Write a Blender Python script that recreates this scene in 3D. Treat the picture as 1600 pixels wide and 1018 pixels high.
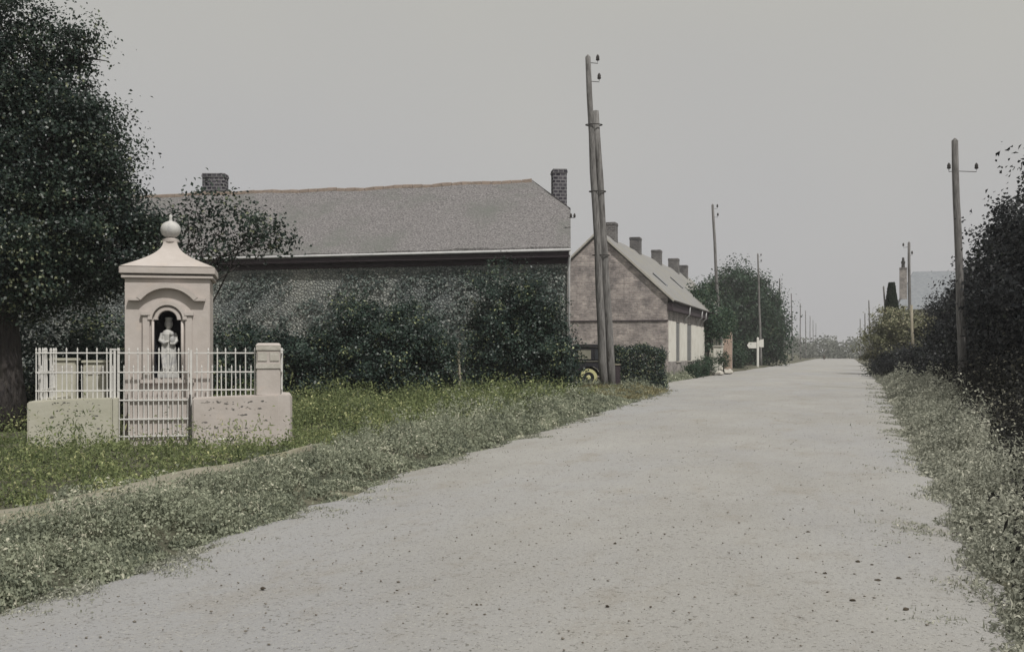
import bpy, bmesh, math, random
import numpy as np
from mathutils import Vector, Matrix
R = math.radians
random.seed(7); rng = np.random.default_rng(11)
for o in list(bpy.data.objects): bpy.data.objects.remove(o)
sc = bpy.context.scene
C = sc.collection
TH = R(16.76)                                   # the camera looks this far to the left of the road's direction (+Y)
CAMH = 1.45
# ------------------------------------------------------------------ camera, sky, sun, exposure
cd = bpy.data.cameras.new('camera'); cam = bpy.data.objects.new('camera', cd); C.objects.link(cam)
cd.sensor_width = 36; cd.lens = 36*1700/1600; cd.shift_y = 43/1600; cd.clip_start = .1; cd.clip_end = 9000
cam.location = (0, 0, CAMH); cam.rotation_euler = (R(90), 0, TH)
sc.camera = cam
SUN_TO = Vector((.78*math.cos(R(54)), -.626*math.cos(R(54)), math.sin(R(54)))).normalized()
w = bpy.data.worlds.new('World'); sc.world = w; w.use_nodes = True
nt = w.node_tree; nt.nodes.clear()
N = nt.nodes.new; L = nt.links.new
sky = N('ShaderNodeTexSky'); sky.sky_type = 'NISHITA'; sky.sun_disc = False
sky.sun_elevation = R(54); sky.sun_rotation = math.atan2(SUN_TO.x, SUN_TO.y); sky.dust_density = 4
hs = N('ShaderNodeHueSaturation'); hs.inputs['Saturation'].default_value = .35; hs.inputs['Value'].default_value = .10
L(sky.outputs[0], hs.inputs['Color'])
tc = N('ShaderNodeTexCoord'); nz = N('ShaderNodeTexNoise'); nz.inputs['Scale'].default_value = 1.6; nz.inputs['Detail'].default_value = 3
L(tc.outputs['Generated'], nz.inputs['Vector'])
cr = N('ShaderNodeValToRGB'); cr.color_ramp.elements[0].position = .3; cr.color_ramp.elements[1].position = .72
cr.color_ramp.elements[0].color = (.575, .575, .60, 1); cr.color_ramp.elements[1].color = (.64, .635, .615, 1)
L(nz.outputs[0], cr.inputs[0])
sx = N('ShaderNodeSeparateXYZ'); L(tc.outputs['Generated'], sx.inputs[0])
er = N('ShaderNodeValToRGB'); er.color_ramp.elements[0].position = .02; er.color_ramp.elements[1].position = .42
er.color_ramp.elements[0].color = (.985, .98, 1.0, 1); er.color_ramp.elements[1].color = (1.05, 1.035, .94, 1); L(sx.outputs[2], er.inputs[0])
em = N('ShaderNodeMixRGB'); em.blend_type = 'MULTIPLY'; em.inputs[0].default_value = 1; L(cr.outputs[0], em.inputs[1]); L(er.outputs[0], em.inputs[2])
mx = N('ShaderNodeMixRGB'); mx.inputs[0].default_value = .88
L(hs.outputs[0], mx.inputs[1]); L(em.outputs[0], mx.inputs[2])
bg = N('ShaderNodeBackground'); bg.inputs[1].default_value = 1.06
L(mx.outputs[0], bg.inputs[0]); wo = N('ShaderNodeOutputWorld'); L(bg.outputs[0], wo.inputs[0])
sd = bpy.data.lights.new('sun', 'SUN'); sd.energy = 4.2; sd.angle = R(1.2); sd.color = (1, .965, .91)
sun = bpy.data.objects.new('sun', sd); C.objects.link(sun)
sun.rotation_euler = SUN_TO.to_track_quat('Z', 'Y').to_euler(); sun.location = (20, -20, 40)
vs = sc.view_settings; vs.view_transform = 'Standard'; vs.look = 'None'; vs.exposure = -.4; vs.gamma = 1
sc.cycles.volume_bounces = 0; sc.cycles.max_bounces = 6

# ------------------------------------------------------------------ materials
MATS = {}
def ramp(nodes, a, b, p0=.3, p1=.7):
    r = nodes.new('ShaderNodeValToRGB'); e = r.color_ramp.elements
    e[0].position = p0; e[1].position = p1; e[0].color = (*a, 1); e[1].color = (*b, 1); return r
def mat(name, a, b, scale=4, rough=.85, bump=.3, bscale=None, detail=6, stretch=(1, 1, 1), spec=.3, c=None, cscale=.6, cpos=(.5, .62), bdist=.02, metal=0):
    """two tones of noise, a third patchy tone c, a fine bump"""
    m = bpy.data.materials.new(name); m.use_nodes = True; n = m.node_tree.nodes; l = m.node_tree.links.new
    p = n['Principled BSDF']; p.inputs['Roughness'].default_value = rough; p.inputs['Specular IOR Level'].default_value = spec
    p.inputs['Metallic'].default_value = metal
    g = n.new('ShaderNodeNewGeometry'); mp = n.new('ShaderNodeMapping'); mp.inputs['Scale'].default_value = stretch
    l(g.outputs['Position'], mp.inputs['Vector'])
    t = n.new('ShaderNodeTexNoise'); t.inputs['Scale'].default_value = scale; t.inputs['Detail'].default_value = detail; t.inputs['Roughness'].default_value = .65
    l(mp.outputs[0], t.inputs['Vector']); r = ramp(n, a, b); l(t.outputs[0], r.inputs[0]); col = r.outputs[0]
    if c:
        t2 = n.new('ShaderNodeTexNoise'); t2.inputs['Scale'].default_value = cscale; t2.inputs['Detail'].default_value = 8; t2.inputs['Roughness'].default_value = .7
        l(mp.outputs[0], t2.inputs['Vector']); r2 = ramp(n, (0, 0, 0), (1, 1, 1), *cpos); l(t2.outputs[0], r2.inputs[0])
        mi = n.new('ShaderNodeMixRGB'); l(r2.outputs[0], mi.inputs[0]); l(col, mi.inputs[1]); mi.inputs[2].default_value = (*c, 1); col = mi.outputs[0]
    l(col, p.inputs['Base Color'])
    if bump:
        t3 = n.new('ShaderNodeTexNoise'); t3.inputs['Scale'].default_value = bscale or scale*4; t3.inputs['Detail'].default_value = 5
        l(mp.outputs[0], t3.inputs['Vector']); b_ = n.new('ShaderNodeBump'); b_.inputs['Strength'].default_value = bump; b_.inputs['Distance'].default_value = bdist
        l(t3.outputs[0], b_.inputs['Height']); l(b_.outputs[0], p.inputs['Normal'])
    MATS[name] = m; return m
def leafmat(name, dark, light, rough=.5, trans=.25, spec=.4, dust_glint=None):
    m = bpy.data.materials.new(name); m.use_nodes = True; n = m.node_tree.nodes; l = m.node_tree.links.new
    p = n['Principled BSDF']; p.inputs['Roughness'].default_value = rough; p.inputs['Specular IOR Level'].default_value = spec
    at = n.new('ShaderNodeAttribute'); at.attribute_name = 'rnd'
    r = ramp(n, dark, light, 0, 1)
    if dust_glint: e = r.color_ramp.elements.new(.86); e.color = (*light, 1); r.color_ramp.elements[-1].color = (*dust_glint, 1)  # palest leaves: dust on weeds, painted glints on trees and shrubs
    l(at.outputs['Fac'], r.inputs[0]); l(r.outputs[0], p.inputs['Base Color'])
    tr = n.new('ShaderNodeBsdfTranslucent'); l(r.outputs[0], tr.inputs[0])
    ms = n.new('ShaderNodeMixShader'); ms.inputs[0].default_value = trans
    l(p.outputs[0], ms.inputs[1]); l(tr.outputs[0], ms.inputs[2]); l(ms.outputs[0], n['Material Output'].inputs[0])
    MATS[name] = m; return m
def brickmat(name, a, b, mortar, bw=.23, bh=.075, mort=.012, bump=.5, mixc=None, wear=.5):
    m = bpy.data.materials.new(name); m.use_nodes = True; n = m.node_tree.nodes; l = m.node_tree.links.new
    p = n['Principled BSDF']; p.inputs['Roughness'].default_value = .9; p.inputs['Specular IOR Level'].default_value = .2
    g = n.new('ShaderNodeNewGeometry'); s = n.new('ShaderNodeSeparateXYZ'); l(g.outputs['Position'], s.inputs[0])
    ad = n.new('ShaderNodeMath'); l(s.outputs[0], ad.inputs[0]); l(s.outputs[1], ad.inputs[1])
    cb = n.new('ShaderNodeCombineXYZ'); l(ad.outputs[0], cb.inputs[0]); l(s.outputs[2], cb.inputs[1])
    bt = n.new('ShaderNodeTexBrick'); l(cb.outputs[0], bt.inputs['Vector'])
    bt.inputs['Scale'].default_value = 1; bt.inputs['Brick Width'].default_value = bw; bt.inputs['Row Height'].default_value = bh
    bt.inputs['Mortar Size'].default_value = mort; bt.inputs['Color1'].default_value = (*a, 1); bt.inputs['Color2'].default_value = (*b, 1); bt.inputs['Mortar'].default_value = (*mortar, 1)
    t = n.new('ShaderNodeTexNoise'); t.inputs['Scale'].default_value = 1.1; t.inputs['Detail'].default_value = 9; t.inputs['Roughness'].default_value = .75; l(g.outputs['Position'], t.inputs['Vector'])
    r = ramp(n, (.42, .42, .44), (1.2, 1.17, 1.15), .36, .62); l(t.outputs[0], r.inputs[0])
    mi = n.new('ShaderNodeMixRGB'); mi.blend_type = 'MULTIPLY'; mi.inputs[0].default_value = wear*1.6; l(bt.outputs[0], mi.inputs[1]); l(r.outputs[0], mi.inputs[2])
    ts = n.new('ShaderNodeTexNoise'); ts.inputs['Scale'].default_value = 5.5; ts.inputs['Detail'].default_value = 6; ts.inputs['Roughness'].default_value = .8; l(g.outputs['Position'], ts.inputs['Vector'])
    rs_ = ramp(n, (0, 0, 0), (.85, .85, .85), .56, .66); l(ts.outputs[0], rs_.inputs[0])
    ms_ = n.new('ShaderNodeMixRGB'); l(rs_.outputs[0], ms_.inputs[0]); l(mi.outputs[0], ms_.inputs[1]); ms_.inputs[2].default_value = (a[0]*.3, a[1]*.3, a[2]*.32, 1)
    l(ms_.outputs[0], p.inputs['Base Color'])
    t3 = n.new('ShaderNodeTexNoise'); t3.inputs['Scale'].default_value = 22; t3.inputs['Detail'].default_value = 4; l(g.outputs['Position'], t3.inputs['Vector'])
    sb = n.new('ShaderNodeMath'); sb.operation = 'SUBTRACT'; l(t3.outputs[0], sb.inputs[0]); l(bt.outputs['Fac'], sb.inputs[1])
    b_ = n.new('ShaderNodeBump'); b_.inputs['Strength'].default_value = bump; b_.inputs['Distance'].default_value = .02; l(sb.outputs[0], b_.inputs['Height']); l(b_.outputs[0], p.inputs['Normal'])
    MATS[name] = m; return m
def rubblemat(name, a, b, joint, scale):
    m = bpy.data.materials.new(name); m.use_nodes = True; n = m.node_tree.nodes; l = m.node_tree.links.new
    p = n['Principled BSDF']; p.inputs['Roughness'].default_value = .92; p.inputs['Specular IOR Level'].default_value = .2
    g = n.new('ShaderNodeNewGeometry'); v = n.new('ShaderNodeTexVoronoi'); v.inputs['Scale'].default_value = scale; l(g.outputs['Position'], v.inputs['Vector'])
    v2 = n.new('ShaderNodeTexVoronoi'); v2.feature = 'DISTANCE_TO_EDGE'; v2.inputs['Scale'].default_value = scale; l(g.outputs['Position'], v2.inputs['Vector'])
    r = ramp(n, a, b, .1, .9); l(v.outputs['Color'], r.inputs[0])
    r2 = ramp(n, (1, 1, 1), (0, 0, 0), .03, .16); l(v2.outputs['Distance'], r2.inputs[0])
    mi = n.new('ShaderNodeMixRGB'); l(r2.outputs[0], mi.inputs[0]); l(r.outputs[0], mi.inputs[1]); mi.inputs[2].default_value = (*joint, 1)
    t = n.new('ShaderNodeTexNoise'); t.inputs['Scale'].default_value = .5; t.inputs['Detail'].default_value = 8; l(g.outputs['Position'], t.inputs['Vector'])
    r3 = ramp(n, (.6, .64, .66), (1.2, 1.15, 1.1), .3, .7); l(t.outputs[0], r3.inputs[0])
    mm = n.new('ShaderNodeMixRGB'); mm.blend_type = 'MULTIPLY'; mm.inputs[0].default_value = .9; l(mi.outputs[0], mm.inputs[1]); l(r3.outputs[0], mm.inputs[2])
    l(mm.outputs[0], p.inputs['Base Color'])
    b_ = n.new('ShaderNodeBump'); b_.inputs['Strength'].default_value = .8; b_.inputs['Distance'].default_value = .04
    r4 = ramp(n, (0, 0, 0), (1, 1, 1), 0, .25); l(v2.outputs['Distance'], r4.inputs[0]); l(r4.outputs[0], b_.inputs['Height']); l(b_.outputs[0], p.inputs['Normal'])
    MATS[name] = m; return m
def glassmat(name, col, rough=.08):
    m = bpy.data.materials.new(name); m.use_nodes = True; p = m.node_tree.nodes['Principled BSDF']
    p.inputs['Base Color'].default_value = (*col, 1); p.inputs['Roughness'].default_value = rough; p.inputs['Specular IOR Level'].default_value = .6
    MATS[name] = m; return m

mat('soil', (.045, .047, .034), (.10, .098, .066), 1.2, c=(.19, .18, .13), cscale=.35, bump=.6, bscale=14, bdist=.05)
def roadmat(name):
    m = bpy.data.materials.new(name); m.use_nodes = True; n = m.node_tree.nodes; l = m.node_tree.links.new
    p = n['Principled BSDF']; p.inputs['Roughness'].default_value = .95; p.inputs['Specular IOR Level'].default_value = .15
    g = n.new('ShaderNodeNewGeometry')
    def noise(sc, st=(1, 1, 1), det=8, ro=.65):
        mp = n.new('ShaderNodeMapping'); mp.inputs['Scale'].default_value = st; l(g.outputs['Position'], mp.inputs['Vector'])
        t = n.new('ShaderNodeTexNoise'); t.inputs['Scale'].default_value = sc; t.inputs['Detail'].default_value = det; t.inputs['Roughness'].default_value = ro; l(mp.outputs[0], t.inputs['Vector']); return t.outputs[0]
    def mixin(col, fac, c2, amt=1.0, mode='MIX'):
        mi = n.new('ShaderNodeMixRGB'); mi.blend_type = mode
        if amt < 1: mu = n.new('ShaderNodeMath'); mu.operation = 'MULTIPLY'; mu.inputs[1].default_value = amt; l(fac, mu.inputs[0]); fac = mu.outputs[0]
        l(fac, mi.inputs[0]); l(col, mi.inputs[1]); mi.inputs[2].default_value = (*c2, 1); return mi.outputs[0]
    def th(o, a, b): r = ramp(n, (0, 0, 0), (1, 1, 1), a, b); l(o, r.inputs[0]); return r.outputs[0]
    r = ramp(n, (.31, .302, .288), (.38, .374, .36), .32, .68); l(noise(.45, (1, .5, 1)), r.inputs[0]); col = r.outputs[0]
    col = mixin(col, th(noise(.22, (1, .4, 1), 5), .45, .7), (.325, .33, .35), .8)          # bluish worn patches
    col = mixin(col, th(noise(1.3, (1, .45, 1), 9, .75), .52, .72), (.26, .23, .185), .55)    # brown dusty patches
    col = mixin(col, th(noise(4.5, (1.0, 1.0, 1), 9, .8), .56, .70), (.20, .18, .15), .55)
    col = mixin(col, th(noise(34, (1, 1, 1), 4, .7), .575, .655), (.12, .115, .10), .8)       # grit
    col = mixin(col, th(noise(13, (1, 1, 1), 6, .8), .61, .67), (.11, .10, .085), .8)
    col = mixin(col, th(noise(50, (1, 1, 1), 2, .6), .60, .68), (.43, .42, .39), .7)
    l(col, p.inputs['Base Color'])
    b1 = n.new('ShaderNodeBump'); b1.inputs['Strength'].default_value = .6; b1.inputs['Distance'].default_value = .035; l(noise(9, (1, .8, 1), 9, .8), b1.inputs['Height'])
    b2 = n.new('ShaderNodeBump'); b2.inputs['Strength'].default_value = .5; b2.inputs['Distance'].default_value = .012; l(noise(55, det=3), b2.inputs['Height']); l(b1.outputs[0], b2.inputs['Normal'])
    l(b2.outputs[0], p.inputs['Normal']); MATS[name] = m
roadmat('road_dust')
mat('grit', (.10, .088, .07), (.24, .22, .19), 30, rough=1, bump=0)
mat('path_dust', (.20, .19, .15), (.31, .29, .235), 1.5, rough=.95, bump=.5, bscale=22, c=(.2, .19, .12), cscale=2.2, spec=.15)
mat('limewash', (0.423, 0.382, 0.354), (0.508, 0.467, 0.442), 2.2, rough=.9, bump=.35, bscale=16, c=(.52, .455, .41), cscale=3.1, cpos=(.56, .72), spec=.2, bdist=.012)
mat('limewash_green', (0.390, 0.383, 0.310), (0.477, 0.462, 0.399), 1.6, rough=.9, bump=.35, bscale=16, c=(.36, .35, .25), cscale=2.6, cpos=(.58, .74), spec=.2, bdist=.012)
mat('dark_marks', (.10, .10, .095), (.17, .16, .15), 9, rough=1, bump=.3)
mat('white_iron', (0.552, 0.543, 0.524), (0.662, 0.653, 0.635), 9, rough=.55, bump=.1, c=(.34, .28, .22), cscale=11, cpos=(.62, .72))
mat('niche_shade', (.012, .014, .02), (.03, .03, .038), 8, rough=.9, bump=.2)  # shade inside the niche is put into its lining colour
mat('statue_plaster', (.40, .40, .39), (.54, .53, .51), 7, rough=.7, bump=.15, c=(.35, .35, .36), cscale=9)
mat('hardware', (.03, .028, .028), (.06, .055, .05), 10, rough=.7, bump=.2)
mat('barn_roof', (.055, .053, .056), (.31, .295, .295), 17, rough=.95, bump=.8, bscale=13, bdist=.05, c=(.15, .155, .145), cscale=.45, cpos=(.48, .68), detail=10, spec=.15)
mat('ridge_tile', (.15, .12, .10), (.25, .20, .165), 6, rough=.9, bump=.5)
rubblemat('barn_stone', (.20, .215, .21), (.40, .415, .39), (.15, .16, .16), 10)
mat('dark_board', (.035, .027, .033), (.06, .046, .052), 5, rough=.8, bump=.3, stretch=(1, 1, 6))
mat('zinc', (.42, .42, .43), (.55, .55, .55), 3, rough=.5, bump=.05)
brickmat('old_brick', (.32, .28, .265), (.50, .445, .42), (.36, .345, .335), bw=.3, bh=.1, mort=.018, wear=.62)
brickmat('grey_brick', (.27, .25, .24), (.38, .355, .335), (.33, .32, .31), wear=.6)
brickmat('pink_brick', (.40, .27, .21), (.47, .33, .26), (.42, .36, .30), wear=.4)
brickmat('sooty_brick', (.10, .095, .095), (.175, .165, .16), (.22, .22, .22), bw=.22, bh=.11, mort=.02, wear=.5)
brickmat('dark_brick', (.022, .02, .03), (.09, .085, .10), (.20, .20, .21), bw=.24, bh=.13, mort=.022, wear=.4)
mat('white_wall', (0.570, 0.552, 0.497), (0.681, 0.667, 0.616), 1.5, rough=.9, bump=.25, c=(.5, .47, .42), cscale=1.4, cpos=(.58, .75), spec=.2)
mat('slate', (0.211, 0.207, 0.203), (0.279, 0.275, 0.270), 3, rough=.8, bump=.5, bscale=9, c=(.26, .25, .22), cscale=.6, bdist=.03)
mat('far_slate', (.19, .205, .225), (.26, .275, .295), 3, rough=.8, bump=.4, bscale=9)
mat('grey_shutter', (.16, .165, .165), (.22, .22, .215), 4, rough=.8, bump=.2)
mat('cream_paint', (.40, .38, .32), (.50, .48, .42), 3, rough=.8, bump=.2)
mat('pole_wood', (.075, .072, .070), (.27, .262, .255), 3.2, rough=.9, bump=.8, bscale=9, stretch=(6, 6, .55), bdist=.03, c=(.05, .045, .04), cscale=2.0, cpos=(.55, .68))
mat('pale_wood', (.26, .23, .17), (.38, .35, .28), 4, rough=.9, bump=.6, stretch=(6, 6, .6), c=(.15, .13, .10), cscale=2.2)
mat('white_post', (.58, .57, .53), (.70, .69, .65), 5, rough=.7, bump=.2, c=(.35, .33, .3), cscale=3.5, cpos=(.58, .72))
mat('bark', (.030, .027, .030), (.075, .066, .060), 4, rough=.95, bump=1.0, bscale=9, stretch=(3, 3, .6), bdist=.05)
mat('rubble', (.36, .34, .30), (.50, .48, .44), 4, rough=.95, bump=.5)
mat('clod', (.035, .028, .022), (.09, .075, .055), 12, rough=1, bump=.6)
mat('car_paint', (.016, .016, .022), (.034, .033, .04), 3, rough=.42, bump=.04, c=(.06, .056, .05), cscale=1.5, cpos=(.5, .8))
mat('car_trim', (.25, .24, .2), (.4, .38, .33), 4, rough=.5, bump=.05)
mat('tyre_cream', (.55, .53, .26), (.66, .63, .36), 6, rough=.75, bump=.2)
mat('rubber', (.012, .012, .013), (.03, .03, .03), 6, rough=.9, bump=.2)
mat('curtain', (.20, .20, .16), (.27, .26, .21), 6, rough=.9, bump=.2)
glassmat('window_glass', (.03, .035, .04))
leafmat('leaf_tree', (.008, .017, .020), (.034, .058, .036), rough=.42, dust_glint=(.26, .28, .17), spec=.5)
leafmat('leaf_hedge', (.009, .020, .024), (.042, .074, .050), rough=.45, dust_glint=(.34, .37, .19), spec=.45)  # navy shadow and yellow-green glints put into the leaf colours
leafmat('leaf_right', (.005, .007, .011), (.014, .018, .020), rough=.5, dust_glint=(.035, .045, .03))
leafmat('leaf_far', (.012, .034, .022), (.036, .075, .036), rough=.55, dust_glint=(.09, .12, .06))
leafmat('leaf_lit', (.07, .08, .04), (.26, .26, .16), rough=.6, dust_glint=(.52, .48, .34))  # sunlight on the pale bush is put into its leaf colours
leafmat('leaf_ivy', (.05, .07, .07), (.20, .24, .215), rough=.6, dust_glint=(.38, .385, .36), spec=.3)
leafmat('leaf_yew', (.008, .016, .008), (.018, .032, .014), rough=.8, spec=.1)
leafmat('weed_left', (.06, .075, .055), (.37, .395, .29), rough=.65, dust_glint=(.64, .62, .50), spec=.25, trans=.35)
leafmat('weed_yellow', (.035, .055, .026), (.235, .275, .12), rough=.65, dust_glint=(.52, .52, .27), spec=.25, trans=.35)
leafmat('weed_dusty', (.11, .12, .095), (.43, .435, .36), rough=.75, dust_glint=(.66, .65, .55), spec=.2, trans=.35)
leafmat('bramble', (.008, .009, .010), (.030, .030, .026), rough=.6, dust_glint=(.30, .29, .23), spec=.2)
leafmat('weed_straw', (.13, .12, .06), (.36, .33, .19), rough=.7, dust_glint=(.55, .50, .32), spec=.2, trans=.35)
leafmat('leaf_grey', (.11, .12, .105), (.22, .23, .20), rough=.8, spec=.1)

# ------------------------------------------------------------------ builders
def tag(o, label=None, cat=None, group=None, kind=None):
    if label: o['label'] = label
    if cat: o['category'] = cat
    if group: o['group'] = group
    if kind: o['kind'] = kind
    return o
def empty(name, loc=(0, 0, 0), rz=0):
    e = bpy.data.objects.new(name, None); C.objects.link(e); e.location = loc; e.rotation_euler = (0, 0, rz); e.empty_display_size = .2; return e
class MB:
    def __init__(s): s.v = []; s.f = []
    def add(s, vs_, fs):
        k = len(s.v); s.v += [tuple(v) for v in vs_]; s.f += [tuple(i+k for i in f) for f in fs]; return s
    def box(s, x0, x1, y0, y1, z0, z1):
        return s.add([(x0,y0,z0),(x1,y0,z0),(x1,y1,z0),(x0,y1,z0),(x0,y0,z1),(x1,y0,z1),(x1,y1,z1),(x0,y1,z1)],
                     [(0,3,2,1),(4,5,6,7),(0,1,5,4),(1,2,6,5),(2,3,7,6),(3,0,4,7)])
    def frustum(s, x0, x1, y0, y1, z0, X0, X1, Y0, Y1, z1):
        return s.add([(x0,y0,z0),(x1,y0,z0),(x1,y1,z0),(x0,y1,z0),(X0,Y0,z1),(X1,Y0,z1),(X1,Y1,z1),(X0,Y1,z1)],
                     [(0,3,2,1),(4,5,6,7),(0,1,5,4),(1,2,6,5),(2,3,7,6),(3,0,4,7)])
    def tube(s, pts, rad, n=8, wob=0):
        pts = [Vector(p) for p in pts]; rings = []
        for i, p in enumerate(pts):
            d = (pts[min(i+1, len(pts)-1)]-pts[max(i-1, 0)]).normalized()
            a = d.cross(Vector((0, 0, 1))) if abs(d.z) < .95 else d.cross(Vector((0, 1, 0)))
            a.normalize(); b = d.cross(a); r = rad[i] if hasattr(rad, '__len__') else rad
            rings.append([p+(a*math.cos(2*math.pi*k/n)+b*math.sin(2*math.pi*k/n))*r*(1+random.uniform(-wob, wob)) for k in range(n)])
        fs = []
        for i in range(len(pts)-1):
            for k in range(n): fs.append((i*n+k, i*n+(k+1) % n, (i+1)*n+(k+1) % n, (i+1)*n+k))
        fs.append(tuple(range(n))[::-1]); fs.append(tuple((len(pts)-1)*n+k for k in range(n)))
        return s.add([v for r in rings for v in r], fs)
    def lathe(s, prof, n=24, c=(0, 0), ax='z', off=0):
        vs_ = []; fs = []
        for r, z in prof:
            for k in range(n):
                a = 2*math.pi*k/n; u, v = r*math.cos(a), r*math.sin(a)
                vs_.append((c[0]+u, c[1]+v, z) if ax == 'z' else (c[0]+u, off+z, c[1]+v))
        for i in range(len(prof)-1):
            for k in range(n): fs.append((i*n+k, i*n+(k+1) % n, (i+1)*n+(k+1) % n, (i+1)*n+k))
        fs.append(tuple(range(n))[::-1]); fs.append(tuple((len(prof)-1)*n+k for k in range(n)))
        return s.add(vs_, fs)
    def prism(s, poly, y0, y1):                       # polygon in x,z pushed from y0 to y1
        n = len(poly); vs_ = [(x, y0, z) for x, z in poly]+[(x, y1, z) for x, z in poly]
        return s.add(vs_, [tuple(range(n)), tuple(range(2*n-1, n-1, -1))]+[(k, k+n, (k+1) % n+n, (k+1) % n) for k in range(n)])
    def strip(s, a, b, y0, y1):                       # band between two x,z polylines, pushed from y0 to y1
        n = len(a)
        vs_ = [(x, y0, z) for x, z in a]+[(x, y0, z) for x, z in b]+[(x, y1, z) for x, z in a]+[(x, y1, z) for x, z in b]
        fs = []
        for k in range(n-1):
            fs += [(k, k+1, n+k+1, n+k), (2*n+k, 3*n+k, 3*n+k+1, 2*n+k+1), (k, 2*n+k, 2*n+k+1, k+1), (n+k, n+k+1, 3*n+k+1, 3*n+k)]
        fs += [(0, n, 3*n, 2*n), (n-1, 3*n-1, 4*n-1, 2*n-1)]
        return s.add(vs_, fs)
    def build(s, name, m, parent=None, bevel=0, smooth=False, xf=None):
        me = bpy.data.meshes.new(name); me.from_pydata([Vector(v) if xf is None else xf @ Vector(v) for v in s.v], [], s.f)
        bm = bmesh.new(); bm.from_mesh(me); bmesh.ops.recalc_face_normals(bm, faces=bm.faces)
        if bevel: bmesh.ops.bevel(bm, geom=[e for e in bm.edges if e.calc_face_angle(0) > .5], offset=bevel, segments=2, affect='EDGES', clamp_overlap=True)
        bm.to_mesh(me); bm.free()
        if smooth:
            for p in me.polygons: p.use_smooth = True
        o = bpy.data.objects.new(name, me); C.objects.link(o); me.materials.append(MATS[m])
        if parent: o.parent = parent
        return o
def share(o, parent, loc=(0, 0, 0), rz=0):
    c = o.copy(); C.objects.link(c); c.parent = parent; c.location = loc; c.rotation_euler = (0, 0, rz); return c
def npmesh(name, V, F, m, parent=None, attr=None):
    me = bpy.data.meshes.new(name); n, k = len(F), F.shape[1]
    me.vertices.add(len(V)); me.vertices.foreach_set('co', V.astype(np.float32).ravel())
    me.loops.add(n*k); me.loops.foreach_set('vertex_index', F.astype(np.int32).ravel())
    me.polygons.add(n); me.polygons.foreach_set('loop_start', np.arange(0, n*k, k, dtype=np.int32)); me.polygons.foreach_set('loop_total', np.full(n, k, dtype=np.int32))
    if attr is not None:
        a = me.attributes.new('rnd', 'FLOAT', 'FACE'); a.data.foreach_set('value', attr.astype(np.float32))
    me.update(); me.validate(); me.materials.append(MATS[m])
    o = bpy.data.objects.new(name, me); C.objects.link(o)
    if parent: o.parent = parent
    return o
def unit(a): return a/np.maximum(np.linalg.norm(a, axis=1, keepdims=True), 1e-6)
def leaves(name, P, size, nrm, m, parent=None, width=.34, axis=None, rnd=None):
    n = len(P); nrm = unit(nrm); a = rng.normal(size=(n, 3)) if axis is None else axis+rng.normal(size=(n, 3))*.25
    a = unit(a-nrm*(a*nrm).sum(1, keepdims=True)); b = np.cross(nrm, a); s = np.asarray(size).reshape(-1, 1)*np.ones((n, 1))
    fold = nrm*s*.12
    V = np.stack([P-a*s*.5, P+b*s*width+fold+a*s*.05, P+a*s*.5-fold*.8, P-b*s*width+fold+a*s*.05], 1).reshape(-1, 3)
    return npmesh(name, V, np.arange(4*n).reshape(n, 4), m, parent, rng.random(n) if rnd is None else rnd)
def crown_points(blobs, nclump, per, sig, shell=.5, spiky=.12):
    """leaf positions + outward normals: clumps in the blobs, denser to the outside, and sprays that break the outline"""
    wts = np.array([b[3]*b[4]*b[5] for b in blobs])**.67; wts /= wts.sum()
    P, Nn, Rn = [], [], []
    ids = rng.choice(len(blobs), nclump, p=wts)
    for i in ids:
        cx, cy, cz, rx, ry, rz = blobs[i]; d = rng.normal(size=3); d /= np.linalg.norm(d)
        r = shell+(1-shell)*rng.random()**.7
        if rng.random() < spiky: r *= 1+rng.random()*.28
        c = np.array([cx, cy, cz])+d*r*np.array([rx, ry, rz]); k = max(3, int(per*(.4+1.2*rng.random())))
        sg = sig*(.6+.8*rng.random()); q = rng.normal(size=(k, 3))*sg*np.array([1, 1, .7])
        tw = rng.random((k, 1))*d*sg*2.2*(rng.random() < .4)
        Rn.append(np.clip(.6*rng.random()**1.3+.5*rng.random(k), 0, 1)); P.append(c+q+tw); Nn.append(d*.9+np.array([0, 0, .6])+rng.normal(size=(k, 3))*.75)
    crown_points.rnd = np.concatenate(Rn)
    return np.concatenate(P), np.concatenate(Nn)
def limbs(mb, base, top, r0, blobs, nb, bend=.3, sub=3):
    base = Vector(base); top = Vector(top); pts = []
    for i in range(7):
        t = i/6; p = base.lerp(top, t)+Vector((random.uniform(-1, 1), random.uniform(-1, 1), 0))*bend*t*(1-t)*1.6; pts.append(p)
    mb.tube(pts, [r0*(1.35 if i == 0 else 1-.11*i) for i in range(7)], 10, .08)
    for k in range(nb):
        i = random.randint(2, 6); p = pts[i]; b = random.choice(blobs)
        e = Vector((b[0]+random.uniform(-.8, .8)*b[3], b[1]+random.uniform(-.8, .8)*b[4], b[2]+random.uniform(-.5, .8)*b[5]))
        mid = p.lerp(e, .5)+Vector((random.uniform(-.3, .3), random.uniform(-.3, .3), random.uniform(-.1, .4)))
        rr = r0*.42*(1-.09*i); mb.tube([p, p.lerp(mid, .6), mid, mid.lerp(e, .6), e], [rr, rr*.8, rr*.6, rr*.35, rr*.12], 6)
        for j in range(sub):
            q = mid.lerp(e, random.uniform(0, .8)); f = q+Vector((random.uniform(-1, 1), random.uniform(-1, 1), random.uniform(-.3, .8)))*min(.55, (e-p).length*.22)
            mb.tube([q, q.lerp(f, .5)+Vector((0, 0, .05)), f], [rr*.3, rr*.2, rr*.06], 5)
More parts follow.
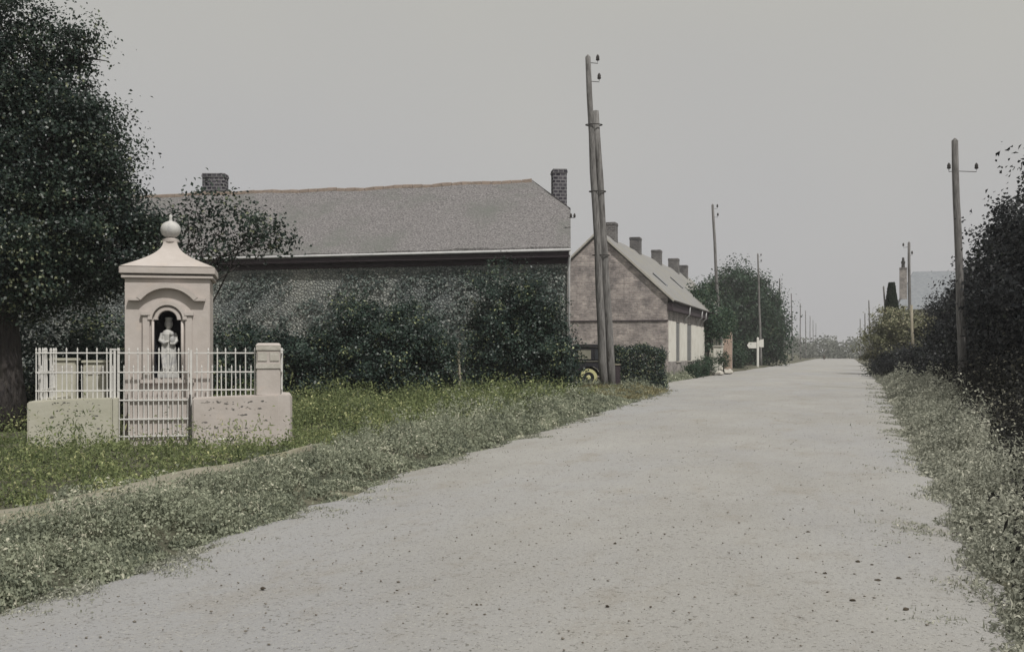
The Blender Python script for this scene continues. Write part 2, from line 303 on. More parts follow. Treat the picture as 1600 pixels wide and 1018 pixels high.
def tree(name, loc, blobs, trunk_top, r0, nclump, per, sig, leaf, lm, label, cat='tree', group=None, nb=10, spiky=.14, shell=.45, bm='bark', sub=3):
    """blobs are given from the tree's foot"""
    e = empty(name, loc); mb = MB(); limbs(mb, (0, 0, -.1), trunk_top, r0, blobs, nb, sub=sub); mb.build('trunk', bm, e, smooth=True)
    P, Nn = crown_points(blobs, nclump, per, sig, shell, spiky); P[:, 2] = np.maximum(P[:, 2], .03)
    leaves('crown', P, leaf*(.6+.8*rng.random(len(P))), Nn, lm, e, rnd=crown_points.rnd)
    return tag(e, label, cat, group)

# ------------------------------------------------------------------ ground, road, paths
LE = [(-12, -4.0), (0, -4.25), (7, -4.6), (12.5, -5.05), (20, -5.3), (30, -5.8), (39, -6.25), (43, -6.7), (47.5, -7.3), (53, -8.3), (60, -8.3), (118, -7.6), (170, -6.6), (400, -6.0)]
RE = [(-12, .7), (7, .85), (17, 1.1), (30, 1.45), (54, 2.0), (90, 2.4), (300, 3.6), (400, 3.8)]
def edge(T, y): return np.interp(y, [t[0] for t in T], [t[1] for t in T])
def n2(x, y, s=1.0):                                   # cheap smooth noise
    return (np.sin(x*1.7*s+1.3*np.sin(y*1.1*s))+np.sin(y*2.1*s+1.7*np.sin(x*.9*s+2))+.5*np.sin((x+y)*4.3*s))/2.5
def gz(x, y):                                          # height of the ground sheet
    l, r = edge(LE, y), edge(RE, y)
    out = np.maximum(l-x, x-r)                         # metres outside the road
    z = np.where(out < 0, -.06, -.06+.16*np.clip((out+.0)/.9, 0, 1))
    z = z-.17*np.clip((l-x-1.6)/2.2, 0, 1)*np.clip((26-y)/6, 0, 1)
    return z+np.where(out > .3, .035*n2(x, y, .9), 0)
xs = np.concatenate([[-3000, -1200, -500, -220, -110, -60, -40, -30], np.arange(-24, 12, .3), [13, 16, 20, 28, 40, 70, 120, 260, 600, 1500, 3000]])
ys = np.concatenate([[-400, -100, -40, -15], np.arange(-6, 62, .35), np.arange(63, 130, 2.5), [135, 150, 170, 200, 250, 300, 360, 420, 600, 1000, 2000, 4500]])
def gridmesh(name, X, Y, Z, m):
    h, w_ = X.shape; idx = np.arange(h*w_).reshape(h, w_)
    F = np.stack([idx[:-1, :-1], idx[:-1, 1:], idx[1:, 1:], idx[1:, :-1]], -1).reshape(-1, 4)
    o = npmesh(name, np.stack([X, Y, Z], -1).reshape(-1, 3), F, m)
    for p in o.data.polygons: p.use_smooth = True
    return o
X, Y = np.meshgrid(xs, ys); gridmesh('ground', X, Y, gz(X, Y), 'soil')['kind'] = 'structure'
yr = np.concatenate([np.arange(-9, 60, .3), np.arange(60, 330, 3)]); u = np.linspace(0, 1, 25)
Yr, U = np.meshgrid(yr, u, indexing='ij')
l_ = edge(LE, yr)+.16*n2(yr*1.3, yr*.6, 1.1)-.1; r_ = edge(RE, yr)+.14*n2(yr*1.1+5, yr*.7, 1.2)+.1
Xr = l_[:, None]*(1-U)+r_[:, None]*U
Zr = .055*(1-(2*U-1)**2)+.012*n2(Xr*.8, Yr*.5)-.012*(np.exp(-((Xr+3.1)/.35)**2)+np.exp(-((Xr+.9)/.35)**2))-.03*(np.abs(2*U-1) > .99)
gridmesh('road', Xr, Yr, Zr, 'road_dust')['kind'] = 'structure'
yp = np.arange(-4, 14.6, .25); u = np.linspace(-1, 1, 7); Yp, U = np.meshgrid(yp, u, indexing='ij')
wd = .46*np.clip((13.8-yp)/5, .05, 1); xp = np.interp(yp, [-4, 7.4, 12, 15], [-6.3, -6.67, -6.95, -7.3])+.10*n2(yp, yp*.4)
Xp = xp[:, None]+U*wd[:, None]; gridmesh('footpath', Xp, Yp, gz(Xp, Yp)+.075-.075*U**2, 'path_dust')['kind'] = 'structure'

# ------------------------------------------------------------------ the wayside shrine
PHI = R(29.3); SO = Vector((-10.64, 15.28, -.02))
def sh(x, y): c, s = math.cos(PHI), math.sin(PHI); return (SO.x+c*x-s*y, SO.y+s*x+c*y)
PX, PY = .13, .48
def arc(cx, cz, r, a0, a1, n=20, rz=None):
    return [(cx+r*math.cos(R(a0+(a1-a0)*k/n)), cz+(rz or r)*math.sin(R(a0+(a1-a0)*k/n))) for k in range(n+1)]
se = empty('wayside_shrine', (*sh(PX, PY), SO.z), PHI)
tag(se, 'tall whitewashed masonry shrine with concave cap, ball finial and arched statue niche', 'shrine')
hw, dp, zt = .68, 1.12, 2.72
# front wall: a face with the niche opening cut out (shouldered arch), sides, back and niche lining
NW, NB, NS, NR = .215, 1.06, 2.03, .15
hole = [(-NW, NB), (NW, NB), (NW, NS), (NR, NS)]+arc(0, NS, NR, 0, 180, 12)[1:]+[(-NW, NS)]
outer = [(-hw, -.05), (hw, -.05), (hw, zt), (-hw, zt)]
bm = bmesh.new()
ov = [bm.verts.new((x, 0, z)) for x, z in outer]; hv = [bm.verts.new((x, 0, z)) for x, z in hole]
es = [bm.edges.new((ov[i], ov[(i+1) % 4])) for i in range(4)]+[bm.edges.new((hv[i], hv[(i+1) % len(hv)])) for i in range(len(hv))]
bmesh.ops.triangle_fill(bm, use_beauty=True, edges=es)
bv = [bm.verts.new((x, dp, z)) for x, z in outer]; bm.faces.new(bv)
for i in range(4): bm.faces.new((ov[i], ov[(i+1) % 4], bv[(i+1) % 4], bv[i]))
bmesh.ops.recalc_face_normals(bm, faces=bm.faces)
me = bpy.data.meshes.new('pillar'); bm.to_mesh(me); bm.free(); me.materials.append(MATS['limewash'])
po = bpy.data.objects.new('pillar', me); C.objects.link(po); po.parent = se
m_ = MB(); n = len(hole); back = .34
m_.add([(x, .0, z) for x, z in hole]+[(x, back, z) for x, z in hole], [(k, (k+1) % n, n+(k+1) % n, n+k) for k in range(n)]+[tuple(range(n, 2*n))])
m_.build('niche', 'niche_shade', se)
MB().box(-hw-.03, hw+.03, -.03, dp+.03, -.05, .2).build('plinth', 'limewash', se, .01)
c_ = MB().box(-hw-.055, hw+.055, -.055, dp+.055, zt+.005, zt+.055); c_.build('cornice_bed', 'limewash', se, .006)
MB().box(-hw-.085, hw+.085, -.085, dp+.085, zt+.075, zt+.20).build('cornice', 'limewash', se, .012)
# concave cap roof
cap = MB(); prof = []
for k in range(15):
    t = k/14; prof.append((.11+(hw+.07-.11)*(1-t)**2.1, zt+.2+.47*t**.92))
cy = dp/2; ry = (dp/2+.07)/(hw+.07); vs_ = []; fs = []
for r, z in prof:
    q = .11+(r-.11)*ry if r > .11 else r
    vs_ += [(-r, cy-q, z), (r, cy-q, z), (r, cy+q, z), (-r, cy+q, z)]
for i in range(14):
    for k in range(4): fs.append((i*4+k, i*4+(k+1) % 4, i*4+4+(k+1) % 4, i*4+4+k))
fs += [(0, 1, 2, 3), (56, 57, 58, 59)]; cap.add(vs_, fs); co = cap.build('cap_roof', 'limewash', se)
fi = MB().lathe([(.135, 3.385), (.14, 3.43), (.10, 3.44), (.075, 3.465)], 20, (0, cy)); fi.build('neck', 'limewash', se, smooth=False)
sp = [(.17*math.sin(R(a)), 3.60-.15*math.cos(R(a))) for a in range(20, 171, 10)]
bo = MB().lathe(sp+[(.03, 3.76), (.025, 3.80), (.03, 3.84), (.006, 3.86)], 24, (0, cy)).build('ball_finial', 'statue_plaster', se, smooth=True)
# hood mould: a segmental arch on small imposts; archivolts and pilasters about the niche
a_o = arc(0, 2.02, .625, 38, 142, 24); a_i = arc(0, 2.02, .535, 38, 142, 24)
MB().strip(a_o, a_i, -.11, -.001).build('hood_mould', 'limewash', se, .006)
for s in (-1, 1):
    MB().box(s*.52-.10, s*.52+.09, -.10, -.001, 2.345, 2.395).build('hood_impost', 'limewash', se, .005)
    MB().box(s*.34-.055, s*.34+.055, -.055, -.001, 1.037, 2.10).build('pilaster', 'limewash', se, .006)
    MB().box(s*.345-.075, s*.345+.075, -.085, -.002, 2.102, 2.16).build('pilaster_capital', 'limewash', se, .006)
    MB().tube([(s*.235, -.02, 1.10), (s*.235, -.02, 2.0)], .022, 10).build('colonnette', 'limewash', se, smooth=True)
MB().strip(arc(0, 2.03, .315, 0, 180, 24), arc(0, 2.03, .245, 0, 180, 24), -.075, -.001).build('archivolt', 'limewash', se, .005)
MB().strip(arc(0, 2.03, .215, 0, 180, 24), arc(0, 2.03, .158, 0, 180, 24), -.045, -.001).build('archivolt', 'limewash', se, .004)
MB().box(-.43, .43, -.09, -.001, .975, 1.035).build('niche_sill', 'limewash', se, .006)
MB().box(-.58, .385, -.285, -.032, -.05, .74).build('front_plinth', 'limewash', se, .012)
# niche statue (a robed figure holding a child): remeshed into one skin
m_ = MB(); prof = [(.115, 0), (.12, .03), (.112, .12), (.104, .28), (.098, .42), (.092, .52), (.102, .60), (.105, .66), (.075, .715), (.035, .74), (.03, .76)]
vs_ = []; fs = []; n = 32
for r, z in prof:
    for k in range(n):
        a = 2*math.pi*k/n; f = 1+.10*max(0, 1-z/.55)*math.cos(9*a+z*6)+.03*math.cos(5*a-z*11)
        vs_.append((r*f*1.1*math.cos(a)+.015*math.sin(z*5), r*f*.85*math.sin(a), z))
for i in range(len(prof)-1):
    for k in range(n): fs.append((i*n+k, i*n+(k+1) % n, (i+1)*n+(k+1) % n, (i+1)*n+k))
fs += [tuple(range(n))[::-1], tuple((len(prof)-1)*n+k for k in range(n))]
m_.add(vs_, fs)
def ball(mb, c, r, n=12):
    rx, ry, rz = r if hasattr(r, '__len__') else (r, r, r); vs_ = []; fs = []
    for i in range(n+1):
        for k in range(n): a, b = math.pi*i/n, 2*math.pi*k/n; q = max(math.sin(a), .02); vs_.append((c[0]+rx*q*math.cos(b), c[1]+ry*q*math.sin(b), c[2]-rz*math.cos(a)))
    for i in range(n):
        for k in range(n): fs.append((i*n+k, i*n+(k+1) % n, (i+1)*n+(k+1) % n, (i+1)*n+k))
    fs += [tuple(range(n))[::-1], tuple(n*n+k for k in range(n))]; mb.add(vs_, fs)
ball(m_, (0, -.005, .825), (.055, .062, .075)); ball(m_, (0, -.068, .815), (.011, .014, .02), 8); ball(m_, (0, .015, .84), (.072, .066, .088)); m_.lathe([(.05, .89), (.058, .905), (.068, .955), (.05, .96)], 12, (0, .005))
m_.tube([(-.10, 0, .67), (-.135, -.03, .54), (-.07, -.10, .50), (.0, -.115, .53)], [.042, .04, .034, .022], 10)
m_.tube([(.10, 0, .67), (.135, -.03, .54), (.09, -.10, .49), (.03, -.12, .49)], [.042, .04, .034, .022], 10)
ball(m_, (.065, -.10, .56), (.045, .045, .075)); ball(m_, (.06, -.115, .665), (.036, .036, .042)); m_.tube([(-.085, -.05, .62), (-.10, -.08, .3), (-.07, -.10, .04)], [.02, .026, .03], 8); m_.tube([(.02, -.07, .45), (.05, -.1, .25), (.02, -.11, .03)], [.015, .022, .026], 8)
st = m_.build('statue', 'statue_plaster', None, smooth=True); rm = st.modifiers.new('skin', 'REMESH'); rm.mode = 'VOXEL'; rm.voxel_size = .0085; rm.use_smooth_shade = True
st.location = (*sh(PX, PY+.19), SO.z+1.17); st.rotation_euler = (0, 0, PHI); st.scale = (.98, .95, .95)
tag(st, 'pale robed statue with a child in its arms inside the shrine niche', 'statue')
MB().box(-.17, .17, .06, .33, NB+.0, 1.17).build('statue_pedestal', 'statue_plaster', se, .008)
# enclosure: low walls, corner pillar, railings, gate
ee = empty('shrine_enclosure', (SO.x, SO.y, SO.z), PHI)
tag(ee, 'low whitewashed wall with white iron railings and gate before the shrine', 'enclosure')
def wallpoly(poly, z0, tops, m, name='low_wall'):
    n = len(poly); mb = MB(); mb.add([(x, y, z0) for x, y in poly]+[(x, y, t) for (x, y), t in zip(poly, tops)],
      [tuple(range(n))[::-1], tuple(range(n, 2*n))]+[(k, (k+1) % n, (k+1) % n+n, k+n) for k in range(n)])
    return mb.build(name, m, ee, .02)
wallpoly([(-1.97, .02), (-1.4, 0), (-.69, 0), (-.69, .32), (-1.6, .32), (-1.6, 2.1), (-1.97, 2.1)], -.15, [.70, .745, .755, .755, .74, .74, .72], 'limewash_green')
wallpoly([(.56, 0), (1.95, 0), (2.13, .14), (2.17, .34), (2.17, 2.1), (1.85, 2.1), (1.85, .34), (.56, .34)], -.15, [.74, .79, .78, .75, .75, .77, .79, .75], 'limewash')
MB().box(-.685, -.60, .03, .29, -.15, .75).build('gate_pier', 'limewash_green', ee, .01)
# small dark marks in rows on the low walls
marks = []
for cx0, cx1, n_ in ((-1.6, -.85, 44), (.68, 1.75, 64)):
    for k in range(n_): marks.append((random.uniform(cx0, cx1), .67-.105*min(4, int(random.expovariate(.55)))+random.gauss(0, .012)))
mb = MB()
for x, z in marks:
    k = random.randint(5, 8); r = random.choice((.006, .008, .011, .018)); a0 = random.random()*6
    mb.prism([(x+r*random.uniform(.4, 2.4)*math.cos(a0+2*math.pi*i/k), z+r*random.uniform(.4, 1.0)*math.sin(a0+2*math.pi*i/k)) for i in range(k)], -.0035, .01)
mb.build('wall_marks', 'dark_marks', ee)['kind'] = 'stuff'
# right corner pillar with panels
MB().box(1.58, 1.97, .05, .33, .77, 1.60).build('corner_pillar', 'limewash', ee, .012)
MB().frustum(1.565, 1.985, .035, .345, 1.602, 1.60, 1.95, .07, .31, 1.645).build('pillar_cap', 'limewash', ee, .006)
for z0, z1 in ((1.525, 1.60), (1.22, 1.30)): MB().box(1.572, 1.978, .032, .049, z0, z1).build('pillar_band', 'rubble', ee, .003)
for x in (1.60, 1.80): MB().box(x, x+.15, .036, .049, 1.345, 1.49).build('pillar_panel', 'rubble', ee, .003)
# low masonry piers at the back corner, seen through the railing
for x0, x1, h in ((-1.93, -1.52, 1.34), (-1.40, -1.02, 1.30)):
    MB().box(x0, x1, 1.72, 2.05, -.1, h).build('rear_pier', 'limewash_green', ee, .015)
    MB().box(x0-.025, x1+.025, 1.69, 2.08, h+.003, h+.05).build('rear_pier_cap', 'limewash_green', ee, .008)
    for k in range(2): MB().box(x0+.05+.17*k, x0+.18+.17*k, 1.705, 1.719, h-.2, h-.06).build('pier_panel', 'rubble', ee)
def bar(z0, z1, r=.0105):
    mb = MB(); mb.tube([(0, 0, z0), (0, 0, z1-.06)], r, 6); mb.lathe([(r*.9, z1-.06), (r*1.5, z1-.045), (.002, z1)], 6); return mb.build('railing_bar', 'white_iron', ee)
tall, short, gt, gs = bar(.70, 1.57), bar(.70, 1.285, .009), bar(.06, 1.57), bar(.06, 1.285, .009)
used = set()
def put(o, x, y):
    if o.name not in used: used.add(o.name); o.location = (x, y, 0); return
    share(o, ee, (x, y, 0), random.uniform(-.1, .1)).rotation_euler.y = random.uniform(-.012, .012)
for k in range(9): put(tall, -1.86+.155*k, .16)
for k in range(8): put(short, -1.7825+.155*k, .16)
for k in range(8): put(gt, -.60+.1535*k, .16)
for k in range(7): put(gs, -.5235+.1535*k, .16)
for k in range(7): put(tall, .63+.155*k, .17)
for k in range(6): put(short, .7075+.155*k, .17)
for k in range(11): put(tall, 2.0, .45+.155*k)
for k in range(11): put(tall, -1.86, .32+.155*k)
for x0, x1, y in ((-1.87, -.66, .16), (.57, 1.57, .17)):
    for z in (1.48, 1.165, .87): MB().box(x0, x1, y-.014, y+.014, z-.011, z+.011).build('rail', 'white_iron', ee)
for z in (1.48, 1.165, .87, .71, .40, .12): MB().box(-.62, .50, .146, .174, z-.011, z+.011).build('gate_rail', 'white_iron', ee)
for x in (-.725, -.665, .53):
    MB().box(x-.016, x+.016, .13, .19, -.05, 1.53).build('gate_post', 'white_iron', ee)
for x in (2.0, -1.86):
    for z in (1.48, 1.165, .87): MB().box(x-.012, x+.012, .33, 2.05, z-.011, z+.011).build('side_rail', 'white_iron', ee)
MB().tube([(.515, .10, -.05), (.515, .10, .80)], .013, 6).build('gate_gap_shade', 'hardware', ee)  # dark rod draws the shadowed gap at the gate's end
MB().box(-.74, -.64, .125, .195, 1.525, 1.55).build('post_cap', 'white_iron', ee)
stk = MB().tube([(0, 0, .02), (.12, .02, .035), (.24, 0, .02)], [.014, .02, .012], 7).build('fallen_stick', 'white_post', None, smooth=True)
stk.location = (*sh(.98, -.75), float(gz(np.array(sh(.98, -.75)[0]), np.array(sh(.98, -.75)[1])))+.17); stk.rotation_euler = (0, .12, PHI-.1)
tag(stk, 'short bleached white stick lying in the weeds below the low wall', 'stick')

# ------------------------------------------------------------------ the long barn
def cw(xc, d, z=0):                                    # right, ahead, up from the viewpoint's foot -> world
    return Vector((xc*math.cos(TH)-d*math.sin(TH), xc*math.sin(TH)+d*math.cos(TH), z))
A = cw(1.84, 36.3); dl = cw(-math.cos(R(14)), math.sin(R(14))); db = cw(.052, 1).normalized()      # corner, along the front, along the end wall
Lb, Db, EV, RD = 27, 8.0, 4.95, 7.85
nf = Vector((dl.y, -dl.x, 0)); nf = nf if nf.dot(A) < 0 else -nf                                  # outward from the front
bn = empty('barn', A); tag(bn, 'long stone barn with half-hipped speckled roof behind the shrubs', 'barn')
def bp(s, t, z): return dl*s+db*t+Vector((0, 0, z))   # s leftwards along the front, t back along the end wall
def hexa(p, name, m, parent, bevel=0): return MB().add(p, [(0, 3, 2, 1), (4, 5, 6, 7), (0, 1, 5, 4), (1, 2, 6, 5), (2, 3, 7, 6), (3, 0, 4, 7)]).build(name, m, parent, bevel)
def bbox(s0, s1, t0, t1, z0, z1, name, m, parent=bn, bevel=0):
    return hexa([bp(s0, t0, z0), bp(s1, t0, z0), bp(s1, t1, z0), bp(s0, t1, z0), bp(s0, t0, z1), bp(s1, t0, z1), bp(s1, t1, z1), bp(s0, t1, z1)], name, m, parent, bevel)
bbox(0, Lb, 0, .5, -.2, EV, 'front_wall', 'barn_stone')
bbox(.5, Lb-.5, Db-.5, Db, -.2, EV, 'rear_wall', 'barn_stone')
uh = .535; zh = EV+.05+(RD-EV)*uh; th = Db/2*uh
for s0, s1 in ((0, .5), (Lb-.5, Lb)):
    q = [(.5, -.2), (Db-.5, -.2), (Db-.5, EV), (Db-th, zh-.12), (th, zh-.12), (.5, EV)]
    MB().add([bp(s0, t, z) for t, z in q]+[bp(s1, t, z) for t, z in q], [tuple(range(6)), tuple(range(11, 5, -1))]+[(k, k+6, (k+1) % 6+6, (k+1) % 6) for k in range(6)]).build('end_wall', 'barn_stone', bn)
# roof: finely divided slopes with a sagging, uneven surface
def roofpt(s, u, back=False):
    t = -.32+(Db/2+.32)*u; z = EV+.02+(RD-EV)*u
    z += .025*math.sin(s*.55)+.02*math.sin(s*2.3+u*5)+.012*math.sin(s*7.1+u*17)-.05*math.sin(math.pi*u)*math.sin(math.pi*s/Lb)
    return bp(s, Db-t if back else t, z)
def roofslope(back):
    mb = MB(); ns, nu = 110, 14; top = []; bot = []
    for j in range(nu+1):
        u = j/nu; off = max(0, u-uh)/(1-uh)*1.45
        for i in range(ns+1):
            s = -.12+off+(Lb+.24-2*off)*i/ns; p = roofpt(s, u, back); top.append(p); bot.append(p-Vector((0, 0, .14)))
    n = len(top); W = ns+1; fs = []
    for j in range(nu):
        for i in range(ns):
            a = j*W+i; fs.append((a, a+1, a+1+W, a+W)); fs.append((n+a, n+a+W, n+a+1+W, n+a+1))
    rim = [i for i in range(W)]+[j*W+ns for j in range(1, nu+1)]+[nu*W+i for i in range(ns-1, -1, -1)]+[j*W for j in range(nu-1, 0, -1)]
    for k in range(len(rim)): a, b = rim[k], rim[(k+1) % len(rim)]; fs.append((a, a+n, b+n, b))
    return mb.add(top+bot, fs).build('roof_slope', 'barn_roof', bn)
roofslope(False); roofslope(True)
for s0, sg in ((-.12, 1), (Lb+.12, -1)):
    p = [roofpt(s0, uh)+Vector((0, 0, .01)), roofpt(s0, uh, True)+Vector((0, 0, .01)), roofpt(s0+sg*1.46, 1)+Vector((0, 0, .01))]
    q = [v-Vector((0, 0, .13)) for v in p]; MB().add(p+q, [(0, 1, 2), (5, 4, 3), (0, 3, 4, 1), (1, 4, 5, 2), (2, 5, 3, 0)]).build('half_hip', 'barn_roof', bn)
for k in range(62):
    s0 = 1.35+k*(Lb-2.75)/62; s1 = s0+(Lb-2.75)/62-.015
    a, b = roofpt(s0, 1), roofpt(s1, 1); dz = random.uniform(-.012, .012)
    if k == 0: RT = None
    mb = MB(); r = .13; sec = [(-r, -.09), (-r*.6, .02), (0, .06), (r*.6, .02), (r, -.09)]
    mb.add([a+db*x+Vector((0, 0, z+dz)) for x, z in sec]+[b+db*x+Vector((0, 0, z+dz)) for x, z in sec], [(0, 1, 2, 3, 4), (9, 8, 7, 6, 5)]+[(i, i+5, (i+1) % 5+5, (i+1) % 5) for i in range(5)]).build('ridge_tile', 'ridge_tile', bn)
bbox(-.1, Lb+.1, -.30, -.24, EV-.30, EV-.10, 'fascia_board', 'dark_board')
bbox(-.05, Lb+.05, -.236, -.004, EV-.34, EV-.30, 'soffit', 'dark_board')
bbox(-.05, Lb+.05, -.05, -.003, EV-.50, EV-.344, 'wall_plate', 'dark_board')
g_ = MB(); g_.tube([bp(-.12, -.345, EV-.075), bp(Lb*.5, -.345, EV-.095), bp(Lb+.12, -.345, EV-.075)], .045, 8); g_.build('gutter', 'zinc', bn, smooth=True)
d_ = MB(); d_.tube([bp(-.1, -.33, EV-.1), bp(-.07, -.15, EV-.45), bp(-.06, -.07, EV-.7), bp(-.06, -.07, -.1)], .042, 8); d_.build('downpipe', 'zinc', bn, smooth=True)
def chim(cx, cy_, w_, d, z0, z1, parent, m, rot=0, pots=0):
    e = Matrix.Translation((cx, cy_, 0)) @ Matrix.Rotation(rot, 4, 'Z')
    c = MB().box(-w_/2, w_/2, -d/2, d/2, z0, z1-.16).build('chimney', m, parent, xf=e)
    MB().box(-w_/2-.025, w_/2+.025, -d/2-.025, d/2+.025, z1-.158, z1-.06).build('chimney_band', m, c, .008, xf=e)
    MB().box(-w_/2-.01, w_/2+.01, -d/2-.01, d/2+.01, z1-.058, z1).build('chimney_top', m, c, .008, xf=e)
    return c
o_ = cw(1.80, 41.7)-A; chim(o_.x, o_.y, .52, .62, 5.6, 8.47, bn, 'dark_brick', TH+.1)
o_ = cw(-12.05, 44.2)-A; chim(o_.x, o_.y, .90, .60, 7.2, 8.72, bn, 'dark_brick', TH)
br = MB(); p0 = bp(-.05, .6, 6.05)
br.tube([p0, p0+cw(.2, 0, 0)], .012, 5); br.build('insulator_bracket', 'hardware', bn)
for k in (.08, .2): MB().lathe([(.03, p0.z), (.045, p0.z+.06), (.03, p0.z+.12), (.01, p0.z+.15)], 8, (p0.x+cw(k, 0).x, p0.y+cw(k, 0).y)).build('insulator', 'hardware', bn)
# creeper over the barn wall
n = 24000; s = rng.random(n)*21+.05; z = .2+rng.random(n)*4.15
keep = (n2(s*.9, z*1.3, 1.2)+n2(s*3, z*3, 1.1)*.6+.45*(s < 4)*(z > 2.2)+rng.normal(size=n)*.35) > .2
s, z = s[keep], z[keep]; n = len(s); dlv, nfv = np.array(dl), np.array(nf)
P = np.array(A)+dlv*s[:, None]+nfv*(.02+.07*rng.random((n, 1)))+np.array([0, 0, 1])*z[:, None]
iv = leaves('wall_creeper', P-np.array(A), .07+.06*rng.random(n), nfv+rng.normal(size=(n, 3))*.45+np.array([0, 0, .4]), 'leaf_ivy'); iv.location = A
tag(iv, 'grey-green creeper clinging to the long barn wall under the eaves', 'creeper')

# ------------------------------------------------------------------ brick row of cottages
FX, Y0, Y1, HW, RE_, RR = -9.1, 60.0, 98.0, 3.9, 4.55, 8.15
rh = empty('cottage_row', (FX, Y0, 0)); tag(rh, 'row of low brick cottages with a windowed white front and chimneys along the ridge', 'house')
ln = Y1-Y0; GW = 2*HW
def gable(y0, y1, name, m):
    q = [(0, -.2), (0, RE_), (-HW, RR), (-GW, RE_), (-GW, -.2)]
    MB().add([(x, y0, z) for x, z in q]+[(x, y1, z) for x, z in q], [tuple(range(5)), tuple(range(9, 4, -1))]+[(k, k+5, (k+1) % 5+5, (k+1) % 5) for k in range(5)]).build(name, m, rh)
gable(0, .35, 'gable_wall', 'old_brick'); gable(ln-.35, ln, 'gable_wall', 'old_brick')
MB().box(-GW, -GW+.35, .35, ln-.35, -.2, RE_).build('rear_wall', 'old_brick', rh)
MB().box(-GW-.03, .03, -.05, -.002, 3.24, 3.30).build('string_course', 'dark_board', rh)
# front wall in bays: plinth below, brick band above, openings with closed shutters between
MB().box(-.35, .03, .352, 30, -.2, 1.0).build('plinth', 'grey_brick', rh)
MB().box(-.35, 0, .352, 30, 3.28, RE_).build('upper_wall', 'grey_brick', rh)
MB().box(-.35, 0, 30.0, ln-.352, -.2, RE_).build('end_bay_wall', 'pink_brick', rh)
openings = [(3.2, 4.8), (8.0, 10.1), (17.2, 18.4), (24.2, 25.6)]; yy = .352
for y0, y1 in openings+[(30, 30)]:
    MB().box(-.35, .012, yy, y0, 1.002, 3.278).build('white_pier', 'white_wall' if yy < 17 else 'cream_paint', rh); yy = y1
for i, (y0, y1) in enumerate(openings):
    if i == 2:
        d = MB().box(-.22, -.15, y0+.003, y1-.003, 1.002, 3.27).build('door', 'dark_board', rh); MB().box(-.149, -.10, y0+.15, y0+.2, 1.9, 2.0).build('door_handle', 'zinc', d); continue
    w_ = MB().box(-.30, -.24, y0+.003, y1-.003, 1.003, 3.276).build('window', 'window_glass', rh)
    fr = MB()
    for a, b, c, d in ((y0+.004, y1-.004, 1.004, 1.07), (y0+.004, y1-.004, 3.2, 3.275), (y0+.004, y0+.07, 1.072, 3.198), (y1-.07, y1-.004, 1.072, 3.198)): fr.box(-.238, -.17, a, b, c, d)
    fr.build('window_frame', 'cream_paint', w_)
    mid = (y0+y1)/2
    for a, b in ((y0+.01, mid-.01), (mid+.01, y1-.01)):
        s_ = MB().box(-.08, -.03, a, b, 1.03, 3.25).build('shutter', 'grey_shutter', rh)
        for k in range(4): MB().box(-.028, -.018, a+.05, b-.05, 1.14+.52*k, 1.58+.52*k).build('shutter_panel', 'grey_shutter', s_, .004)
    MB().box(.0135, .09, y0-.06, y1+.06, .93, 1.0).build('window_sill', 'rubble', rh, .01)
MB().box(.014, .05, 20.2, 22.2, 1.9, 2.5).build('notice_board', 'hardware', rh, .01)
for s in (1, -1):                                       # roof slopes
    mb = MB(); top = []; ns, nu = 60, 8
    for j in range(nu+1):
        for i in range(ns+1):
            t = j/nu; y = -.12+(ln+.24)*i/ns; x = .34-(HW+.34)*t; z = RE_-.17+(RR+.16-RE_+.17)*t-.05*math.sin(math.pi*t)*abs(math.sin(y*.22))+.018*math.sin(y*1.3+t*4)
            top.append(Vector((x if s > 0 else -GW-x, y, z)))
    W = ns+1; n = len(top); fs = []
    for j in range(nu):
        for i in range(ns): a = j*W+i; fs += [(a, a+1, a+1+W, a+W), (n+a, n+a+W, n+a+1+W, n+a+1)]
    rim = [i for i in range(W)]+[j*W+ns for j in range(1, nu+1)]+[nu*W+i for i in range(ns-1, -1, -1)]+[j*W for j in range(nu-1, 0, -1)]
    for k in range(len(rim)): a, b = rim[k], rim[(k+1) % len(rim)]; fs.append((a, a+n, b+n, b))
    ro = mb.add(top+[v-Vector((0, 0, .10)) for v in top], fs).build('roof_slope', 'slate', rh)
    if s > 0:
        for y, t in ((5.5, .3), (16, .42)):
            x = .34-(HW+.34)*t; z = RE_-.17+(RR+.16-RE_+.17)*t; sl = (RR+.33-RE_)/(HW+.34)
            MB().add([(x, y, z+.05), (x, y+.7, z+.05), (x-.8, y+.7, z+.05+.8*sl), (x-.8, y, z+.05+.8*sl), (x, y, z-.05), (x, y+.7, z-.05), (x-.8, y+.7, z-.05+.8*sl), (x-.8, y, z-.05+.8*sl)],
                     [(0, 1, 2, 3), (7, 6, 5, 4), (0, 4, 5, 1), (1, 5, 6, 2), (2, 6, 7, 3), (3, 7, 4, 0)]).build('skylight', 'window_glass', ro)
# pale verge boards on the gable facing the barn
sl = (RR+.33-RE_)/(HW+.34)
for s in (1, -1):
    mb = MB(); xa, xb = (.36, -HW+.004) if s > 0 else (-GW-.36, -HW-.004); za, zb = RE_-.24, RR+.10
    mb.add([(xa, -.17, za), (xb, -.17, zb), (xb, -.17, zb+.13), (xa, -.17, za+.13), (xa, -.123, za), (xb, -.123, zb), (xb, -.123, zb+.13), (xa, -.123, za+.13)], [(0, 1, 2, 3), (7, 6, 5, 4), (0, 4, 5, 1), (1, 5, 6, 2), (2, 6, 7, 3), (3, 7, 4, 0)]).build('verge_board', 'rubble', rh)
MB().box(.02, .30, -.05, ln+.05, RE_-.72, RE_-.30).build('eaves_board', 'dark_board', rh)
MB().tube([(.41, -.1, RE_-.22), (.41, ln+.1, RE_-.26)], .06, 8).build('gutter', 'hardware', rh, smooth=True)
